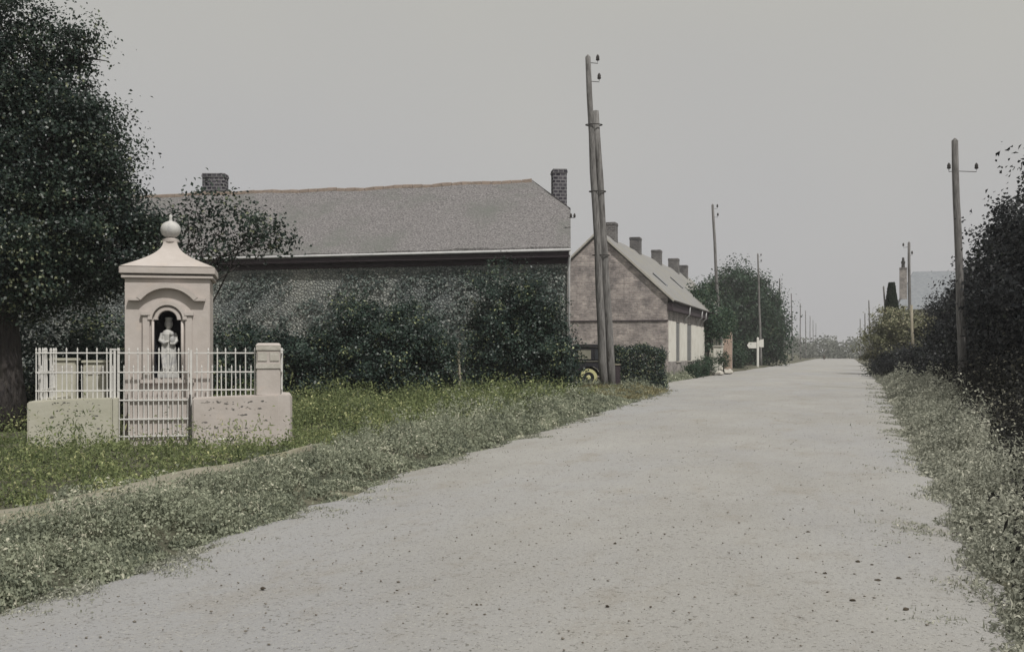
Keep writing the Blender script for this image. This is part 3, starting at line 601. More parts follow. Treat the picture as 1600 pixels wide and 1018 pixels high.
for y in (6.4, 12.5, 14.8): MB().tube([(.41, y, RE_-.25), (.36, y+.1, RE_-.75), (.06, y+.15, RE_-1.0), (.06, y+.15, 3.25)], .04, 6).build('downpipe', 'zinc', rh, smooth=True)
for y, z, w_ in ((3.6, 9.2, .64), (11.7, 9.15, .66), (20.4, 9.1, .68), (29.1, 9.2, .8), (33.7, 9.0, 1.0)): chim(-HW, y, w_, .85, RR-.6, z, rh, 'sooty_brick')
# creeper hanging over the cottages' eaves
bl = [(.35, 19, 3.9, .8, 2.6, 1.1), (.3, 23.5, 3.6, .7, 2.8, 1.0), (.45, 27, 4.1, .6, 2.2, .8), (-.8, 21, 5.5, .8, 2.4, 1.0), (.2, 17.5, 2.9, .4, .7, 1.1)]
cr_ = empty('wall_creeper', (FX, Y0+20, 0)); bl = [(a, b-20, c, d, e, f) for a, b, c, d, e, f in bl]
mb = MB()
for k in range(4): mb.tube([(.15, -2.6+.15*k, -.1), (.18, -2.5+.2*k, 1.4), (.22, -2.2+.7*k, 2.8), (.3, -1.5+1.5*k, 3.9)], [.05, .045, .035, .015], 6)
mb.build('stem', 'bark', cr_, smooth=True)
P, Nn = crown_points(bl, 420, 26, .26, .3); P = P[P[:, 2] > .1]; leaves('foliage', P, .13+.10*rng.random(len(P)), Nn[:len(P)], 'leaf_far', cr_)
tag(cr_, 'dark bushy creeper hanging over the eaves of the brick cottages', 'creeper')
# planting, rubble and little tree at the foot of the white front
def shrub(name, loc, blobs, nclump, per, sig, leaf, lm, label, group=None, cat='shrub', spiky=.12, shell=.4, stems=5):
    e = empty(name, loc); mb = MB()
    for k in range(stems):
        b = random.choice(blobs); x, y = b[0]+random.uniform(-.3, .3)*b[3], b[1]+random.uniform(-.3, .3)*b[4]
        f = Vector((b[0]+random.uniform(-.6, .6)*b[3], b[1]+random.uniform(-.6, .6)*b[4], b[2]+random.uniform(.1, .7)*b[5]))
        r = .02+.012*b[5]; mb.tube([(x, y, -.1), Vector((x, y, 0)).lerp(f, .5)+Vector((.05, 0, .1)), f], [r, r*.7, r*.2], 6)
    mb.build('stems', 'bark', e, smooth=True)
    P, Nn = crown_points(blobs, nclump, per, sig, shell, spiky); k = P[:, 2] > .02; P, Nn = P[k], Nn[k]
    leaves('foliage', P, leaf*(.6+.8*rng.random(len(P))), Nn, lm, e, rnd=crown_points.rnd[k]); return tag(e, label, cat, group)
for i, (y, h, r) in enumerate(((65.2, .8, .6), (69.0, 1.0, .9), (72.2, 1.25, 1.0))):
    shrub('low_shrub', (-8.4, y, 0), [(0, 0, h*.5, r*.7, r, h*.55)], 90, 20, .12, .09, 'leaf_far', ['smallest clipped bush at the foot of the white cottage front', 'middle clipped bush below the grey shutters of the cottages', 'tallest clipped bush below the white cottage front'][i], 'bushes before the cottages')
for k in range(9):
    mb = MB(); ball(mb, (0, 0, .12), (.3*random.uniform(.6, 1.4), .5*random.uniform(.5, 1.2), .2*random.uniform(.7, 1.4)), 7)
    mb.v = [(x*random.uniform(.85, 1.15), y*random.uniform(.85, 1.15), z*random.uniform(.9, 1.1)) for x, y, z in mb.v]
    o = mb.build('stone', 'rubble', None); o.location = (-7.75+random.uniform(-.35, .35), 72.5+k*1.0, .03); tag(o, 'pale rough stone heaped before the cottages near the creeper', 'stone', 'pale stones before the cottages')
lt = empty('pot_tree', (-7.6, 75.2, 0)); mb = MB(); mb.tube([(0, 0, 0), (.02, 0, .5), (0, 0, .8)], [.05, .035, .03], 7); mb.build('stem', 'bark', lt)
P, Nn = crown_points([(0, 0, 1.0, .42, .42, .5)], 70, 22, .1, .4); leaves('crown', P, .08, Nn, 'leaf_far', lt); tag(lt, 'little round-headed clipped tree on a short stem before the cottages', 'tree')
wb = empty('garden_pier', (-8.2, 77.5, 0)); MB().frustum(-.35, .35, -.7, .7, -.1, -.28, .28, -.6, .6, 1.9).build('shaft', 'white_wall', wb, .05); MB().box(-.34, .34, -.66, .66, 1.903, 2.02).build('cap', 'rubble', wb, .02); tag(wb, 'squat whitewashed masonry pier beside the cottage door', 'pier')

# ------------------------------------------------------------------ car behind the barn corner
ce = empty('parked_car', cw(3.17, 46.2, .09), TH+.03); tag(ce, 'dark boxy vintage car with cream wheels parked beyond the barn corner', 'car')
b_ = MB().prism([(-.62, .42), (-.70, .62), (-.72, 1.02), (1.32, 1.02), (1.34, .42)], -.70, .70).build('body', 'car_paint', ce, .05)
MB().prism([(-.70, 1.045), (-.64, 1.62), (1.12, 1.62), (1.22, 1.045)], -.665, .665).build('cabin', 'car_paint', ce, .06)
MB().prism([(-.72, 1.625), (-.66, 1.70), (-.3, 1.745), (.9, 1.745), (1.30, 1.68), (1.32, 1.64)], -.70, .70).build('roof', 'car_paint', ce, .03)
MB().box(-.735, 1.34, -.725, .725, 1.021, 1.043).build('belt_moulding', 'car_trim', ce, .004)
for x0, x1 in ((-.42, .12), (.28, .98)):
    w_ = MB().box(x0, x1, -.678, -.6655, 1.12, 1.52).build('window', 'curtain' if x0 < 0 else 'window_glass', ce, .004)
    f_ = MB()
    for a, b, c, d in ((x0-.03, x1+.03, 1.09, 1.118), (x0-.03, x1+.03, 1.522, 1.55), (x0-.03, x0-.002, 1.12, 1.52), (x1+.002, x1+.03, 1.12, 1.52)): f_.box(a, b, -.69, -.667, c, d)
    f_.build('window_frame', 'car_paint', w_); MB().box(x0, x1, .6655, .678, 1.12, 1.52).build('window', 'window_glass', ce)
MB().box(-.735, -.69, -.3, .3, 1.15, 1.45).build('rear_window', 'window_glass', ce)
MB().frustum(1.345, 2.45, -.5, .5, .5, 1.345, 2.45, -.42, .42, 1.06).build('bonnet', 'car_paint', ce, .06)
MB().box(2.455, 2.53, -.40, .40, .42, 1.08).build('radiator', 'car_trim', ce, .03)
MB().box(.42, 1.9, -.86, -.70, .30, .345).build('running_board', 'car_paint', ce, .01); MB().box(.42, 1.9, .70, .86, .30, .345).build('running_board', 'car_paint', ce, .01)
for x in (0, 2.25):
    for s in (-1, 1):
        yo = s*.76; wf = lambda prof, nm, m, par: MB().lathe(prof, 28, (x, .36), 'y', yo-.07).build(nm, m, par, smooth=False)
        wh = wf([(.22, 0), (.36, .01), (.375, .05), (.375, .09), (.36, .13), (.22, .14)], 'wheel', 'tyre_cream', ce)
        wf([(.005, -.004), (.235, -.004), (.235, .144), (.005, .144)], 'wheel_disc', 'rubber', wh); wf([(.005, -.03), (.07, -.03), (.10, -.005), (.10, .145), (.07, .17), (.005, .17)], 'hub', 'tyre_cream', wh)
        ao, ai = arc(x, .36, .49, 12, 168, 16), arc(x, .36, .455, 12, 168, 16); f_ = MB().strip(ao, ai, yo-.11, yo+.11).build('mudguard', 'car_paint', ce, .008)
    ao, ai = arc(x, .36, .495, 28, 75, 10), arc(x, .36, .475, 28, 75, 10); MB().strip(ao, ai, -.885, -.872).build('mudguard_highlight', 'car_trim', ce)  # pale strip paints a highlight along the near mudguard
for s in (-.4, .4): MB().lathe([(.03, 0), (.1, .04), (.12, .16), (.11, .18)], 16, (0, 0)).build('headlight', 'car_trim', ce, xf=Matrix.Translation((2.45, s*1.15, .82)) @ Matrix.Rotation(R(90), 4, 'Y'))

# ------------------------------------------------------------------ poles, sign, posts
def pole(base, top, r0, r1, label, group, arms=(), name='utility_pole', m='pole_wood', n=12, strut=None):
    e = empty(name, base); b, t = Vector((0, 0, -.3)), Vector(top)-Vector(base); mb = MB(); k = 9
    mb.tube([b.lerp(t, i/k)+Vector((random.uniform(-1, 1), random.uniform(-1, 1), 0))*r0*.16*(0 < i < k) for i in range(k+1)]+[t+Vector((0, 0, .1))], [r0+(r1-r0)*i/k for i in range(k+1)]+[r1*.25], n, .05)
    mb.build('shaft', m, e, smooth=True)
    for z, dx, dy in arms:
        p = b.lerp(t, (z+.3)/(t.z+.3)); q = p+Vector((dx, dy, 0))
        MB().tube([p, q-Vector((0, 0, .03)), q+Vector((0, 0, .10))], .014, 6).build('bracket', 'hardware', e)
        MB().lathe([(.05, q.z+.08), (.075, q.z+.11), (.06, q.z+.17), (.07, q.z+.2), (.045, q.z+.27), (.012, q.z+.31)], 10, (q.x, q.y)).build('insulator', 'hardware', e, smooth=True)
    if strut:
        sb, stp, sr0, sr1 = strut; sb, stp = Vector(sb)-Vector(base), Vector(stp)-Vector(base); mb = MB()
        mb.tube([sb.lerp(stp, i/8)+Vector((random.uniform(-1, 1), random.uniform(-1, 1), 0))*.02 for i in range(9)], [sr0+(sr1-sr0)*i/8 for i in range(9)], 12, .05); mb.build('lower_shaft', m, e, smooth=True)
        for f in (.5, .72, .95):
            p = sb.lerp(stp, f); q = b.lerp(t, (p.z+.3)/(t.z+.3)); cxy = (p+q)/2; mb = MB()
            mb.tube([cxy+cw(.31*math.cos(a), .19*math.sin(a), 0)+Vector((0, 0, .01*random.random())) for a in [i*math.pi/8 for i in range(17)]], .022, 6); mb.build('binding', 'hardware', e)
    return tag(e, label, 'pole', group)
GP = 'wooden poles along the road'
cR = Vector((math.cos(TH), math.sin(TH)))
pole(cw(3.50, 41.0), cw(2.86, 41.0, 12.6), .17, .10, 'tall doubled timber pole at the end of the weedy verge by the barn', GP, [(12.4, .36*cR.x, .36*cR.y), (11.7, .38*cR.x, .38*cR.y)], strut=(cw(3.80, 41.15, -.3), cw(3.16, 41.05, 10.6), .16, .125))
specs = ['slim leaning pole standing before the creeper on the cottages', 'slim pole standing right behind the white signpost', 'slim pole before the edge of the big bushy roadside tree'] + ['thin distant pole past the bushy tree, beside the earth bank']*6
for k in range(1, 10):
    y = 40.4+42.3*k; h = 12.6+(0 if k < 6 else -.6)*0; lean = [.7, .35, .15, .2, 0, .1, 0, .1, 0][k-1]
    pole((-8.45, y, 0), (-8.45-lean, y, h), .15, .09, specs[k-1], GP, [(h-.25, .34, 0), (h-.9, .34, 0)] if k < 4 else (), n=8)
rs = ['pale weathered pole rising from the dark hedge with two side insulators', 'pole rising behind the dark hedge in front of the slate roof', 'pole leaning before the pale bush and conical yew'] + ['thin distant pole on the hedge side of the road past the yew']*3
for k in range(6):
    y = 44.3+[0, 41, 84, 124, 168, 212][k]; x = [4.5, 5.0, 5.4, 4.4, 4.5, 4.4][k]; h = [9.5, 9.6, 8.9, 9.2, 8.9, 9.2][k]
    pole((x, y, 0), (x-[.32, .1, .7, .3, 0, 0][k], y, h), .17 if k == 0 else .14, .12 if k == 0 else .09, rs[k], GP, [(8.35, -.26, -.12), (8.35, .74, .2)] if k == 0 else ([(9.3, -.4, 0), (8.7, .2, 0)] if k == 1 else ()), m='pole_wood', n=10)
def sign_post(loc):
    e = empty('signpost', loc); MB().box(-.11, .11, -.11, .11, -.3, 3.05).build('post', 'white_post', e, .02); MB().frustum(-.12, .12, -.12, .12, 3.052, -.02, .02, -.02, .02, 3.2).build('post_cap', 'white_post', e)
    MB().prism([(-.14, 2.0), (-.95, 2.0), (-1.15, 2.32), (-.95, 2.65), (-.14, 2.65)], -.05, .0).build('sign_arm', 'white_post', e, .01)
    MB().prism([(.14, 2.15), (.62, 2.1), (.62, 3.0), (.14, 2.85)], -.03, .02).build('sign_board', 'white_post', e, .01)
    return tag(e, 'white painted signpost with pointed arm standing before a pole', 'signpost')
sign_post((-8.35, 118.5, 0)).rotation_euler = (0, 0, TH)
p_ = cw(4.0, 41.6); gp = empty('gate_post', p_, TH); MB().box(-.15, .13, -.15, .15, -.1, 1.0).build('post', 'dark_board', gp, .01); MB().box(-.18, .16, -.18, .18, 1.002, 1.05).build('cap', 'pale_wood', gp, .008); tag(gp, 'squat dark gate post beside the doubled pole', 'post')
def stake(loc, h, r, lean, label):
    e = MB().tube([(0, 0, -.2), (lean*.5+.02, 0, h*.5), (lean, .05, h)], [r, r*.9, r*.75], 7, .1).build('stake', 'pale_wood', None, smooth=True); e.location = loc; tag(e, label, 'stake', 'stakes in the roadside hedge')
stake(cw(23.6, 64.0), 4.3, .11, -.1, 'tall pale bare stake standing against the dark hedge')
stake(cw(27.1, 79.0), 1.5, .09, .05, 'short whitened stake under the pale roadside bush')
mk = MB(); ball(mk, (0, 0, .5), (.28, .28, .62), 8); mk = mk.build('marker_stone', 'clod', None, smooth=True); mk.location = (-3.6, 275, 0); tag(mk, 'small dark upright marker stone at the far road end', 'stone')

# ------------------------------------------------------------------ trees and shrubs
T = cw(-9.9, 21.0)
def cb(r, f, z, a, b, c): return (r*math.cos(TH)-f*math.sin(TH), r*math.sin(TH)+f*math.cos(TH), z, a, b, c)
tree('broad_tree', T, [cb(0, 0, 5.0, 1.5, 1.6, 1.9), cb(-1.4, 0, 5.4, 1.9, 1.9, 2.6), cb(1.0, .2, 5.3, 1.15, 1.2, 1.2), cb(.9, 0, 3.9, 1.35, 1.4, 1.1), cb(1.9, .3, 3.6, 1.1, 1.1, .85), cb(.3, .2, 3.0, 1.5, 1.4, .8),
  cb(-.2, 0, 6.6, 1.0, 1.1, 1.0), cb(1.5, 0, 6.3, .62, .6, .42), cb(2.0, 0, 5.65, .5, .5, .32), cb(2.35, .1, 4.7, .55, .5, .4), cb(1.75, 0, 5.0, .7, .6, .4), cb(1.2, 0, 7.3, .45, .4, .4), cb(1.65, .1, 7.75, .36, .3, .32), cb(.7, 0, 7.6, .3, .3, .45), cb(-.4, 0, 8.2, .8, .8, .9), cb(2.75, .3, 3.75, .55, .5, .4), cb(-2.6, -.3, 4.0, 1.6, 1.6, 1.8), cb(1.0, 0, 6.6, .5, .5, .5)], (-.1, 0, 6.6), .42, 1900, 105, .17, .066, 'leaf_tree', 'broad dark leafy tree towering over the shrine railing', nb=26, shell=.5, spiky=.3)
T = cw(-7.6, 24.2)
tree('slender_tree', T, [(1.5, .5, 4.3, 1.0, .7, .55), (.7, .3, 4.7, .6, .6, .45), (2.1, .8, 4.0, .6, .5, .4), (-.2, .2, 4.2, .7, .7, .5), (1.0, .2, 3.7, .6, .6, .4)], (.1, 0, 3.6), .09, 250, 13, .13, .085, 'leaf_tree', 'sparse young tree with bare branches behind the shrine cap', nb=22, spiky=.3, shell=.3, sub=4)
GH = 'garden shrubs before the barn'
shrub('shrub', cw(-11.4, 24.6), [(0, 0, 1.0, 2.2, .8, 1.5), (2.2, .4, .9, 1.4, .8, 1.35), (-2.2, -.8, 1.1, 1.8, .9, 1.6)], 520, 60, .17, .085, 'leaf_hedge', 'dark shrub thicket behind the shrine railing', GH)
shrub('shrub', cw(-7.0, 30.0), [(0, 0, .9, 1.7, 1.0, 1.35), (1.2, .3, .8, 1.2, 1.0, 1.2), (-1.6, -.4, 1.0, 1.5, .9, 1.3)], 480, 58, .16, .085, 'leaf_hedge', 'low dark shrub beside the masonry corner pillar', GH)
shrub('shrub', cw(-3.45, 29.8), [(0, 0, 1.15, 1.6, 1.2, 1.65), (-.7, -.2, 1.6, 1.0, .9, 1.4), (.5, .2, 1.6, .8, .8, 1.3), (1.1, .33, 1.0, .8, .9, 1.2), (-1.5, -.3, .9, .9, .9, 1.2)], 900, 80, .15, .072, 'leaf_hedge', 'broad mounded shrub before the middle of the barn wall', GH, spiky=.18)
shrub('shrub', cw(.2, 33.0), [(0, 0, 1.3, 1.4, .9, 1.7), (-.75, -.1, 2.5, .7, .7, 1.7), (.3, .1, 2.3, .8, .7, 1.5), (-.9, -.2, 1.1, .75, .8, 1.2), (1.1, .35, 1.3, .6, .7, 1.3)], 820, 80, .15, .074, 'leaf_hedge', 'tallest shrub, twin-topped, at the road end of the barn', GH, spiky=.22)
sv = MB().tube([(0, 0, -.1), (.03, 0, .7), (-.02, 0, 1.4), (.03, 0, 1.75)], [.06, .05, .05, .03], 8, .15).build('pale_stump', 'pale_wood', None, smooth=True); sv.location = cw(-1.55, 31.6); tag(sv, 'pale bare stem standing in the gap between two barn shrubs', 'stem')
# box hedge beyond the gate post
hb = empty('box_hedge', cw(5.15, 44.3), TH)
n = 15000; q = rng.random((n, 3)); f = rng.integers(0, 4, n); x = (q[:, 0]-.5)*1.9; y = (q[:, 1]-.5)*.9; z = q[:, 2]*1.56+.05
y = np.where(f == 0, -.45, np.where(f == 3, .45, y)); z = np.where(f == 1, 1.6, z); x = np.where(f == 2, np.sign(x)*.95, x)
z = z*(1+.05*np.sin(x*5+1)); x = x*(1-.07*(z/1.75)**3)+.06*np.sin(z*6+y*3)
leaves('foliage', np.stack([x, y, z], 1)+rng.normal(size=(n, 3))*.08, .05+.04*rng.random(n), np.stack([x*.3, y*2, z*0+.5], 1)+rng.normal(size=(n, 3))*.6, 'leaf_hedge', hb)
mb = MB()
for k in range(7): mb.tube([(-.84+.28*k, 0, -.1), (-.84+.28*k+.05, .05, .8), (-.84+.28*k-.03, 0, 1.4)], [.035, .03, .01], 6)
mb.build('stems', 'bark', hb); tag(hb, 'square clipped dark box hedge before the brick gable', 'hedge')
# dark tree row on the other side
yy = [26, 34, 42.5, 51, 60, 70, 81]
lab = ['dark hedge tree nearest the foot of the road verge brambles', 'dark hedge tree just before the weathered pole', 'dark hedge tree directly behind the weathered pole', 'dark hedge tree just past the weathered pole', 'dark hedge tree covering the slate-roofed house wall', 'lower dark hedge tree between the stake and the slate roof', 'dark hedge tree standing beside the pale bush']
lab[0] = 'dark hedge tree above the dusty brambles at the hedge end'
for i, y in enumerate(yy):
    h = [8.4, 8.6, 8.0, 7.4, 6.6, 6.0, 5.4][i]+random.uniform(-.2, .2); x = [7.0, 7.0, 7.1, 7.2, 7.3, 7.4, 7.4][i]
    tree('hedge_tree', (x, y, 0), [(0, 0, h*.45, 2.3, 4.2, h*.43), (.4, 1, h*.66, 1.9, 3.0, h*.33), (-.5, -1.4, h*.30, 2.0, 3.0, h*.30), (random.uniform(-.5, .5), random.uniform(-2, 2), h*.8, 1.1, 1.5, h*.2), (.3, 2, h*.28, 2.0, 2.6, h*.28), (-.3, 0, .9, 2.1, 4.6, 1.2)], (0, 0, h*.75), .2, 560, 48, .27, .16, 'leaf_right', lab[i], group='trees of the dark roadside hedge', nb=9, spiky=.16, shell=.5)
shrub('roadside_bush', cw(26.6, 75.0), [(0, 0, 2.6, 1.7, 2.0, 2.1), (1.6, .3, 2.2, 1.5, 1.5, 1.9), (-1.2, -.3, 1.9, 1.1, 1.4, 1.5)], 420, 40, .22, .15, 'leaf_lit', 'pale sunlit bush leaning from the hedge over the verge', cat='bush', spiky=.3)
for i, (d, x, h, lb) in enumerate(((68, 24.0, 1.2, 'low dark bush below the pale roadside bush'), (62, 22.4, 1.7, 'rounded dark bush beside the tall bare stake'), (96, 33.2, 2.4, 'dark bush at the far end of the roadside hedge'), (47, 18.7, 1.6, 'low dark bush between stake and weathered pole'))):
    shrub('roadside_bush', cw(x, d), [(0, 0, h*.5, 1.4, 2.2, h*.5), (.6, .6, h*.5, 1.3, 2.0, h*.5)], 420, 28, .22, .12, 'leaf_right', lb, 'dark bushes along the hedge foot', 'bush')
yw = empty('yew', cw(31.4, 90.0)); n = 9000; t = rng.random(n)**.8; an = rng.random(n)*2*math.pi; rad = (.24+1.25*(1-t)**1.1)*(.88+.14*rng.random(n)); z = .2+t*7.1
P = np.stack([rad*np.cos(an), rad*np.sin(an), z], 1); leaves('crown', P, .12+.08*rng.random(n), np.stack([np.cos(an), np.sin(an), an*0+.4], 1)+rng.normal(size=(n, 3))*.4, 'leaf_yew', yw)
MB().tube([(0, 0, -.1), (0, 0, 3), (0, 0, 6.6)], [.18, .13, .04], 7).build('trunk', 'bark', yw); tag(yw, 'narrow dark conical yew rising before the slate-roofed house', 'tree')
bt = cw(26.6, 128)
tree('bushy_tree', bt, [(0, 0, 5.2, 5.0, 4.0, 5.3), (-3.2, -1, 6.4, 2.6, 3.0, 3.2), (3.0, .9, 4.6, 2.4, 3.0, 4.4), (-.4, 0, 9.3, 2.4, 2.6, 2.6), (1.6, .5, 8.2, 2.0, 2.2, 2.4), (-2.0, -.6, 3.0, 3.2, 3, 3.0), (4.3, 1.3, 3.4, 1.5, 1.6, 3.0)], (0, 0, 8), .4, 1700, 30, .45, .26, 'leaf_far', 'big bushy tree beyond the cottages, behind the signpost', nb=14, spiky=.22)
shrub('roadside_bush', (-9.3, 101.5, 0), [(0, 0, 1.2, 1.0, 1.6, 1.3)], 180, 26, .2, .14, 'leaf_far', 'dark rounded bush against the far end of the cottages', cat='bush')

# ------------------------------------------------------------------ slate-roofed house beyond the hedge
fh = empty('slate_house', (6.4, 126, 0)); tag(fh, 'pale house with blue-grey hipped slate roof behind the dark hedge', 'house')
MB().box(0, 13, 0, 9, -.2, 6.2).build('wall', 'white_wall', fh)
ov_ = [(-.5, -.5, 6.2), (13.5, -.5, 6.2), (13.5, 9.5, 6.2), (-.5, 9.5, 6.2), (1.5, 4.5, 10.7), (11, 4.5, 10.7)]
MB().add(ov_, [(0, 3, 2, 1), (0, 1, 5, 4), (1, 2, 5), (2, 3, 4, 5), (3, 0, 4)]).build('roof', 'far_slate', fh, .05)
for x in (2, 6, 10):
    w_ = MB().box(x, x+1, -.012, -.002, 2, 3.6).build('window', 'window_glass', fh); MB().box(x-.1, x+1.1, -.08, -.013, 1.9, 1.98).build('window_sill', 'rubble', w_)
chim(.3, 1.2, .75, .7, 5.5, 10.9, fh, 'grey_brick'); MB().lathe([(.2, 10.9), (.17, 11.3), (.22, 11.35), (.22, 11.6), (.14, 11.62), (.12, 12.0)], 10, (.3, 1.2)).build('chimney_pot', 'hardware', fh)

# ------------------------------------------------------------------ far bank and woods
bk = MB(); nx = 30
vs_ = []; fs = []
for i in range(nx+1):
    y = 128+i*6
    for j in range(7):
        v = j/6; vs_.append((-9.3-9*v, y, (2.1*math.sin(math.pi*v)**.8 if 0 < j < 6 else -.15)*math.sin(math.pi*min(1, (i+.5)/4)*.5)+.2*math.sin(i*1.7+j)*(0 < j < 6)))
for i in range(nx):
    for j in range(6): a = i*7+j; fs.append((a, a+1, a+8, a+7))
o = bk.add(vs_, fs).build('bank', 'soil', None, smooth=True); o['kind'] = 'structure'
def mass(name, pts, per, sig, leaf, m, label):
    P = np.concatenate([np.array(p)[None]+rng.normal(size=(per, 3))*np.array(sig) for p in pts]); P[:, 2] = np.abs(P[:, 2])
    o = leaves(name, P, leaf*(.6+.8*rng.random(len(P))), rng.normal(size=(len(P), 3))+np.array([.2, -.5, .7]), m); return tag(o, label, 'trees' if 'wood' in name else 'plants', kind='stuff')
pts = []
for k in range(330):
    x = rng.uniform(-75, 70); y = 320+rng.uniform(-12, 30); h = 3.0+2.2*abs(math.sin(x*.31))+rng.uniform(-1, 1.3); pts += [(x, y, h*f) for f in (.25, .6, .9)]
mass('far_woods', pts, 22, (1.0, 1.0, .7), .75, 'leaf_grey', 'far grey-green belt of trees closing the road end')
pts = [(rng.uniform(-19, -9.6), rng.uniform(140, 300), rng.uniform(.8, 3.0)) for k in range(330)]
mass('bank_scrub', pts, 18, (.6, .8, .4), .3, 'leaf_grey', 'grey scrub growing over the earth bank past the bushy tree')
pts = [(rng.uniform(6.6, 11), rng.uniform(125, 290), rng.uniform(.4, 2.4)) for k in range(260)]
mass('hedge_scrub', pts, 18, (.6, .8, .4), .3, 'leaf_right', 'dark scrub along the hedge side of the far road')

# ------------------------------------------------------------------ weeds of the verges
def proj(x, y):
    xc = x*math.cos(TH)+y*math.sin(TH); d = -x*math.sin(TH)+y*math.cos(TH); return 800+1700*xc/np.maximum(d, .1), d
def scatter(n, xr, yr, inside, pw=1.0):
    y = yr[0]*(yr[1]/yr[0])**(rng.random(n)**pw); x = rng.uniform(*xr, n) if not callable(xr) else xr(y); px, d = proj(x, y)
    k = inside(x, y) & (px > -250) & (px < 1880) & (d > 2.2); return x[k], y[k]
def weeds(name, x, y, h, per, leaf, m, label, r=.11, blade=.25, width=.3):
    """little bushy plants: leaves on the upper shell of a mound each, finer near the road's end we stand at"""
    n = len(x); z0 = gz(x, y); cl = np.clip(.42+.75*n2(x*1.6+3, y*1.3, 1.0)+.45*n2(x*5, y*4, 1.0), .04, 1.6)
    big = (.55+.9*rng.random(n)); hh = h*(.3+.8*cl)*big; rr = r*big*(.7+.5*cl)*(1+y/70); idx = np.repeat(np.arange(n), per); k = len(idx)
    d = rng.normal(size=(k, 3)); d[:, 2] = np.abs(d[:, 2]); d = unit(d); u = (.45+.6*rng.random(k)**.6)
    P = np.stack([x[idx]+d[:, 0]*rr[idx]*u, y[idx]+d[:, 1]*rr[idx]*u, z0[idx]+.004+d[:, 2]*hh[idx]*u], 1)
    sz = leaf*(.55+.9*rng.random(k))*(1+y[idx]/13); up = rng.random(k) < blade
    nr = d*.7+rng.normal(size=(k, 3))*.45+np.array([.1, -.2, .45]); nr[up] = rng.normal(size=(up.sum(), 3))*np.array([1, 1, .15])
    ax = rng.normal(size=(k, 3)); ax[up] = np.array([0, 0, 1.0])+rng.normal(size=(up.sum(), 3))*.45; sz[up] *= 2.0
    wv = np.where(up, width*.3, width)[:, None]; pc = rng.random(n)
    o = leaves(name, P, sz, nr, m, width=wv, axis=ax*4, rnd=np.clip(.7*pc[idx]+.4*rng.random(k), 0, 1)); return tag(o, label, 'plants', kind='stuff')
SC, SS = math.cos(PHI), math.sin(PHI)
def inshrine(x, y, g=0.0):
    dx, dy = x-SO.x, y-SO.y; a, b = SC*dx+SS*dy, -SS*dx+SC*dy; return (a > -2.0-g) & (a < 2.2+g) & (b > -.02-g) & (b < 2.2+g)
def onpath(x, y): return (np.abs(x-np.interp(y, [-4, 7.4, 12, 15], [-6.3, -6.67, -6.95, -7.3])) < .44*np.clip((13.8-y)/5, 0, 1)) & (y < 14.6)
patch = lambda x, y: n2(x*1.4, y*1.2, 1.1)+.6*n2(x*4, y*3.5, 1.0)
lin = lambda x, y: (x < edge(LE, y)-.02+.22*n2(x*2.2, y*2.0)) & ~onpath(x, y) & ~inshrine(x, y) & (y < 41.5)
pathd = lambda x, y: np.abs(x-np.interp(y, [-4, 7.4, 12, 15], [-6.3, -6.67, -6.95, -7.3]))-.38
x, y = scatter(2700, lambda y: edge(LE, y)+.15-np.abs(rng.normal(size=len(y)))*1.3, (3.2, 42), lambda x, y: lin(x, y) & (x > edge(LE, y)-2.6) & (patch(x*2.1, y*1.8) > -.55))
out = edge(LE, y)-x; near = np.where(y < 14.5, np.clip(.12+pathd(x, y)*.6, .1, 1), 1)
weeds('verge_weeds', x, y, np.clip(.05+out*.55, .04, .48)*near*np.where(y > 30, .45, 1), 92, .018, 'weed_left', 'dusty bushy weeds between the pale road and the narrow footpath', r=.15)
x, y = scatter(5200, (-20, -6.8), (5, 40), lambda x, y: lin(x, y) & (x < np.interp(y, [0, 14, 20, 41], [-6.8, -7.2, -6.9, -7.6])) & (patch(x*1.5, y*1.3) > -.75))
near = np.where(y < 14.5, np.clip(.3+pathd(x, y)*.6, .2, 1), 1)
weeds('meadow_weeds', x, y, .56*np.where((x > -11.5) & (y > 27), .28, 1)*near*np.where(inshrine(x, y, 1.0), .30, 1), 44, .021, 'weed_yellow', 'yellow-green bushy weeds growing round the shrine wall and barn shrubs', r=.2)
x, y = scatter(2000, (-13, -6.4), (20, 31.5), lambda x, y: lin(x, y) & (x < edge(LE, y)-1.1))
weeds('tall_weeds', x, y, .62, 34, .020, 'weed_yellow', 'taller weeds at the foot of the barn shrubs', r=.22)
x, y = scatter(1500, (-9.6, -6.2), (33, 43), lambda x, y: (x < edge(LE, y)+.05) & (patch(x, y) > -1.0))
weeds('dry_grass', x, y, .13, 30, .018, 'weed_straw', 'straw-coloured dry grass round the foot of the doubled pole', r=.16, blade=.75)
x, y = scatter(1800, (-10, -6.2), (41.5, 66), lambda x, y: (x < edge(LE, y)-.05+.25*n2(x, y)) & (patch(x, y) > -.9))
weeds('hedge_foot_weeds', x, y, .34, 24, .018, 'weed_left', 'weeds along the foot of the box hedge and brick gable', r=.16)
rin = lambda x, y: (x > edge(RE, y)+.02+.3*n2(x*1.9, y*1.4))
DBY, DBX = [4, 7, 10.8, 18, 30, 54, 95], [.95, 1.25, 1.6, 2.15, 2.95, 3.75, 4.3]
dbx = lambda x, y: np.interp(y, DBY, DBX)+.22*n2(x, y*.8)
x, y = scatter(4300, lambda y: edge(RE, y)-.15+np.abs(rng.normal(size=len(y)))*.8, (5, 95), lambda x, y: rin(x, y) & (x < dbx(x, y)+.1) & (patch(x*2, y*1.5) > -.6), 1.1)
out = x-edge(RE, y)
weeds('dusty_weeds', x, y, np.clip(.06+out*.50, .04, .75), 74, .019, 'weed_dusty', 'pale dusty bushy weeds along the hedge side of the road', r=.17)
x, y = scatter(5200, (1.0, 6.5), (5, 80), lambda x, y: (x > dbx(x, y)))
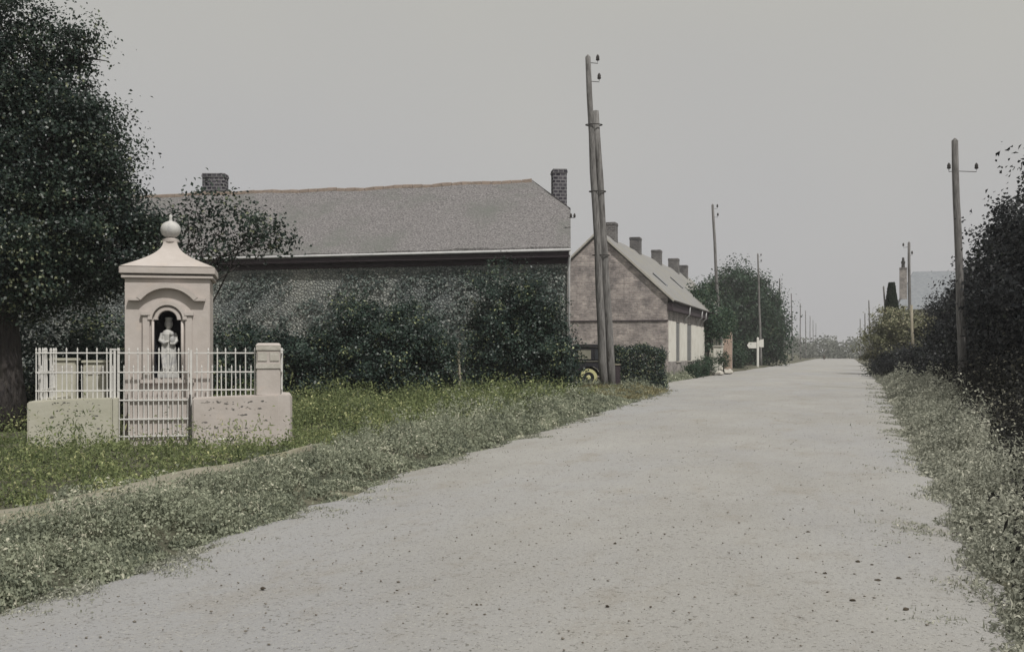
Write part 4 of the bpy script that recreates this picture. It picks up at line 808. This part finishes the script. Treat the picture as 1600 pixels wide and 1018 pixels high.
weeds('brambles', x, y, np.clip(.35+(x-dbx(x, y))*.9, .3, 1.7), 40, .025, 'bramble', 'dark brambles with a few pale leaves at the foot of the hedge', r=.3, blade=.06)
# sprigs straying onto the road's edges
x1, y1 = scatter(3500, lambda y: edge(LE, y)+np.abs(rng.normal(size=len(y)))*.28, (3.2, 42), lambda x, y: patch(x, y) > .2)
x2, y2 = scatter(3500, lambda y: edge(RE, y)-np.abs(rng.normal(size=len(y)))*.35, (6, 60), lambda x, y: patch(x, y) > .3)
x, y = np.concatenate([x1, x2]), np.concatenate([y1, y2]); o = weeds('road_edge_sprigs', x, y, np.full(len(x), .05), 9, .013, 'weed_dusty', 'sparse flat sprigs straying onto both edges of the road', r=.06); o.location.z = .05
# ------------------------------------------------------------------ pebbles and clods on the road
def roadz(x, y): l, r = edge(LE, y)-.1, edge(RE, y)+.1; U = (x-l)/(r-l); return .055*(1-(2*U-1)**2)+.012*n2(x*.8, y*.5)
n = 9000; y = 3.0*(45/3.0)**(rng.random(n)**1.2); x = rng.uniform(-6, 2.0, n); k = (x > edge(LE, y)) & (x < edge(RE, y)); x, y = x[k], y[k]; n = len(x)
r = .0028+.009*rng.random(n)**5; oc = np.array([[1, 0, 0], [0, 1, 0], [-1, 0, 0], [0, -1, 0], [0, 0, .6], [0, 0, -.5]])
V = np.stack([x, y, roadz(x, y)+.003], 1)[:, None]+oc[None]*r[:, None, None]*(.6+.8*rng.random((n, 6, 1))); of = np.array([[0, 1, 4], [1, 2, 4], [2, 3, 4], [3, 0, 4], [1, 0, 5], [2, 1, 5], [3, 2, 5], [0, 3, 5]])
o = npmesh('gravel', V.reshape(-1, 3), (of[None]+6*np.arange(n)[:, None, None]).reshape(-1, 3), 'grit'); tag(o, 'fine dark grit scattered over the pale road', 'gravel', kind='stuff')
CL = [(-0.07, 6.72), (0.36, 7.34), (0.23, 7.22), (0.07, 6.54), (0.33, 8.54), (0.35, 6.42), (-0.09, 7.31), (0.88, 9.46), (-2.5, 5.95), (-1.0, 5.98), (-1.23, 5.91), (0.12, 7.84), (0.21, 7.77), (-0.3, 11.15), (-1.58, 7.88), (-0.24, 8.99), (0.37, 10.45), (-1.93, 5.73), (-0.9, 6.36), (-3.31, 5.81)]
for cx, cy_ in CL:
    mb = MB(); s = random.choice((.006, .008, .010, .013)); ball(mb, (0, 0, s*.2), (s*random.uniform(.9, 1.7), s*random.uniform(.8, 1.4), s*random.uniform(.6, .9)), 7)
    mb.v = [(a*random.uniform(.55, 1.45), b*random.uniform(.55, 1.45), c*random.uniform(.8, 1.2)) for a, b, c in mb.v]
    o = mb.build('dirt_clod', 'clod', None); o.location = (cx, cy_, float(roadz(np.array(cx), np.array(cy_)))); o.rotation_euler.z = random.random()*6
    tag(o, 'small dark clod lying loose on the pale road surface', 'clod', 'clods on the road')

# ------------------------------------------------------------------ the hazy air
hz = MB().box(-3200, 3200, -500, 4700, -1.3, 14.5).build('haze', 'clod', None); hz.data.materials.clear()
vm = bpy.data.materials.new('haze_air'); vm.use_nodes = True; vn = vm.node_tree.nodes; vn.clear(); vo = vn.new('ShaderNodeOutputMaterial'); pv = vn.new('ShaderNodeVolumePrincipled')
pv.inputs['Color'].default_value = (.93, .93, .95, 1); pv.inputs['Density'].default_value = .0006; vm.node_tree.links.new(pv.outputs[0], vo.inputs['Volume'])
hz.data.materials.append(vm); tag(hz, 'thin pale haze in the air over the road', 'haze', kind='stuff')
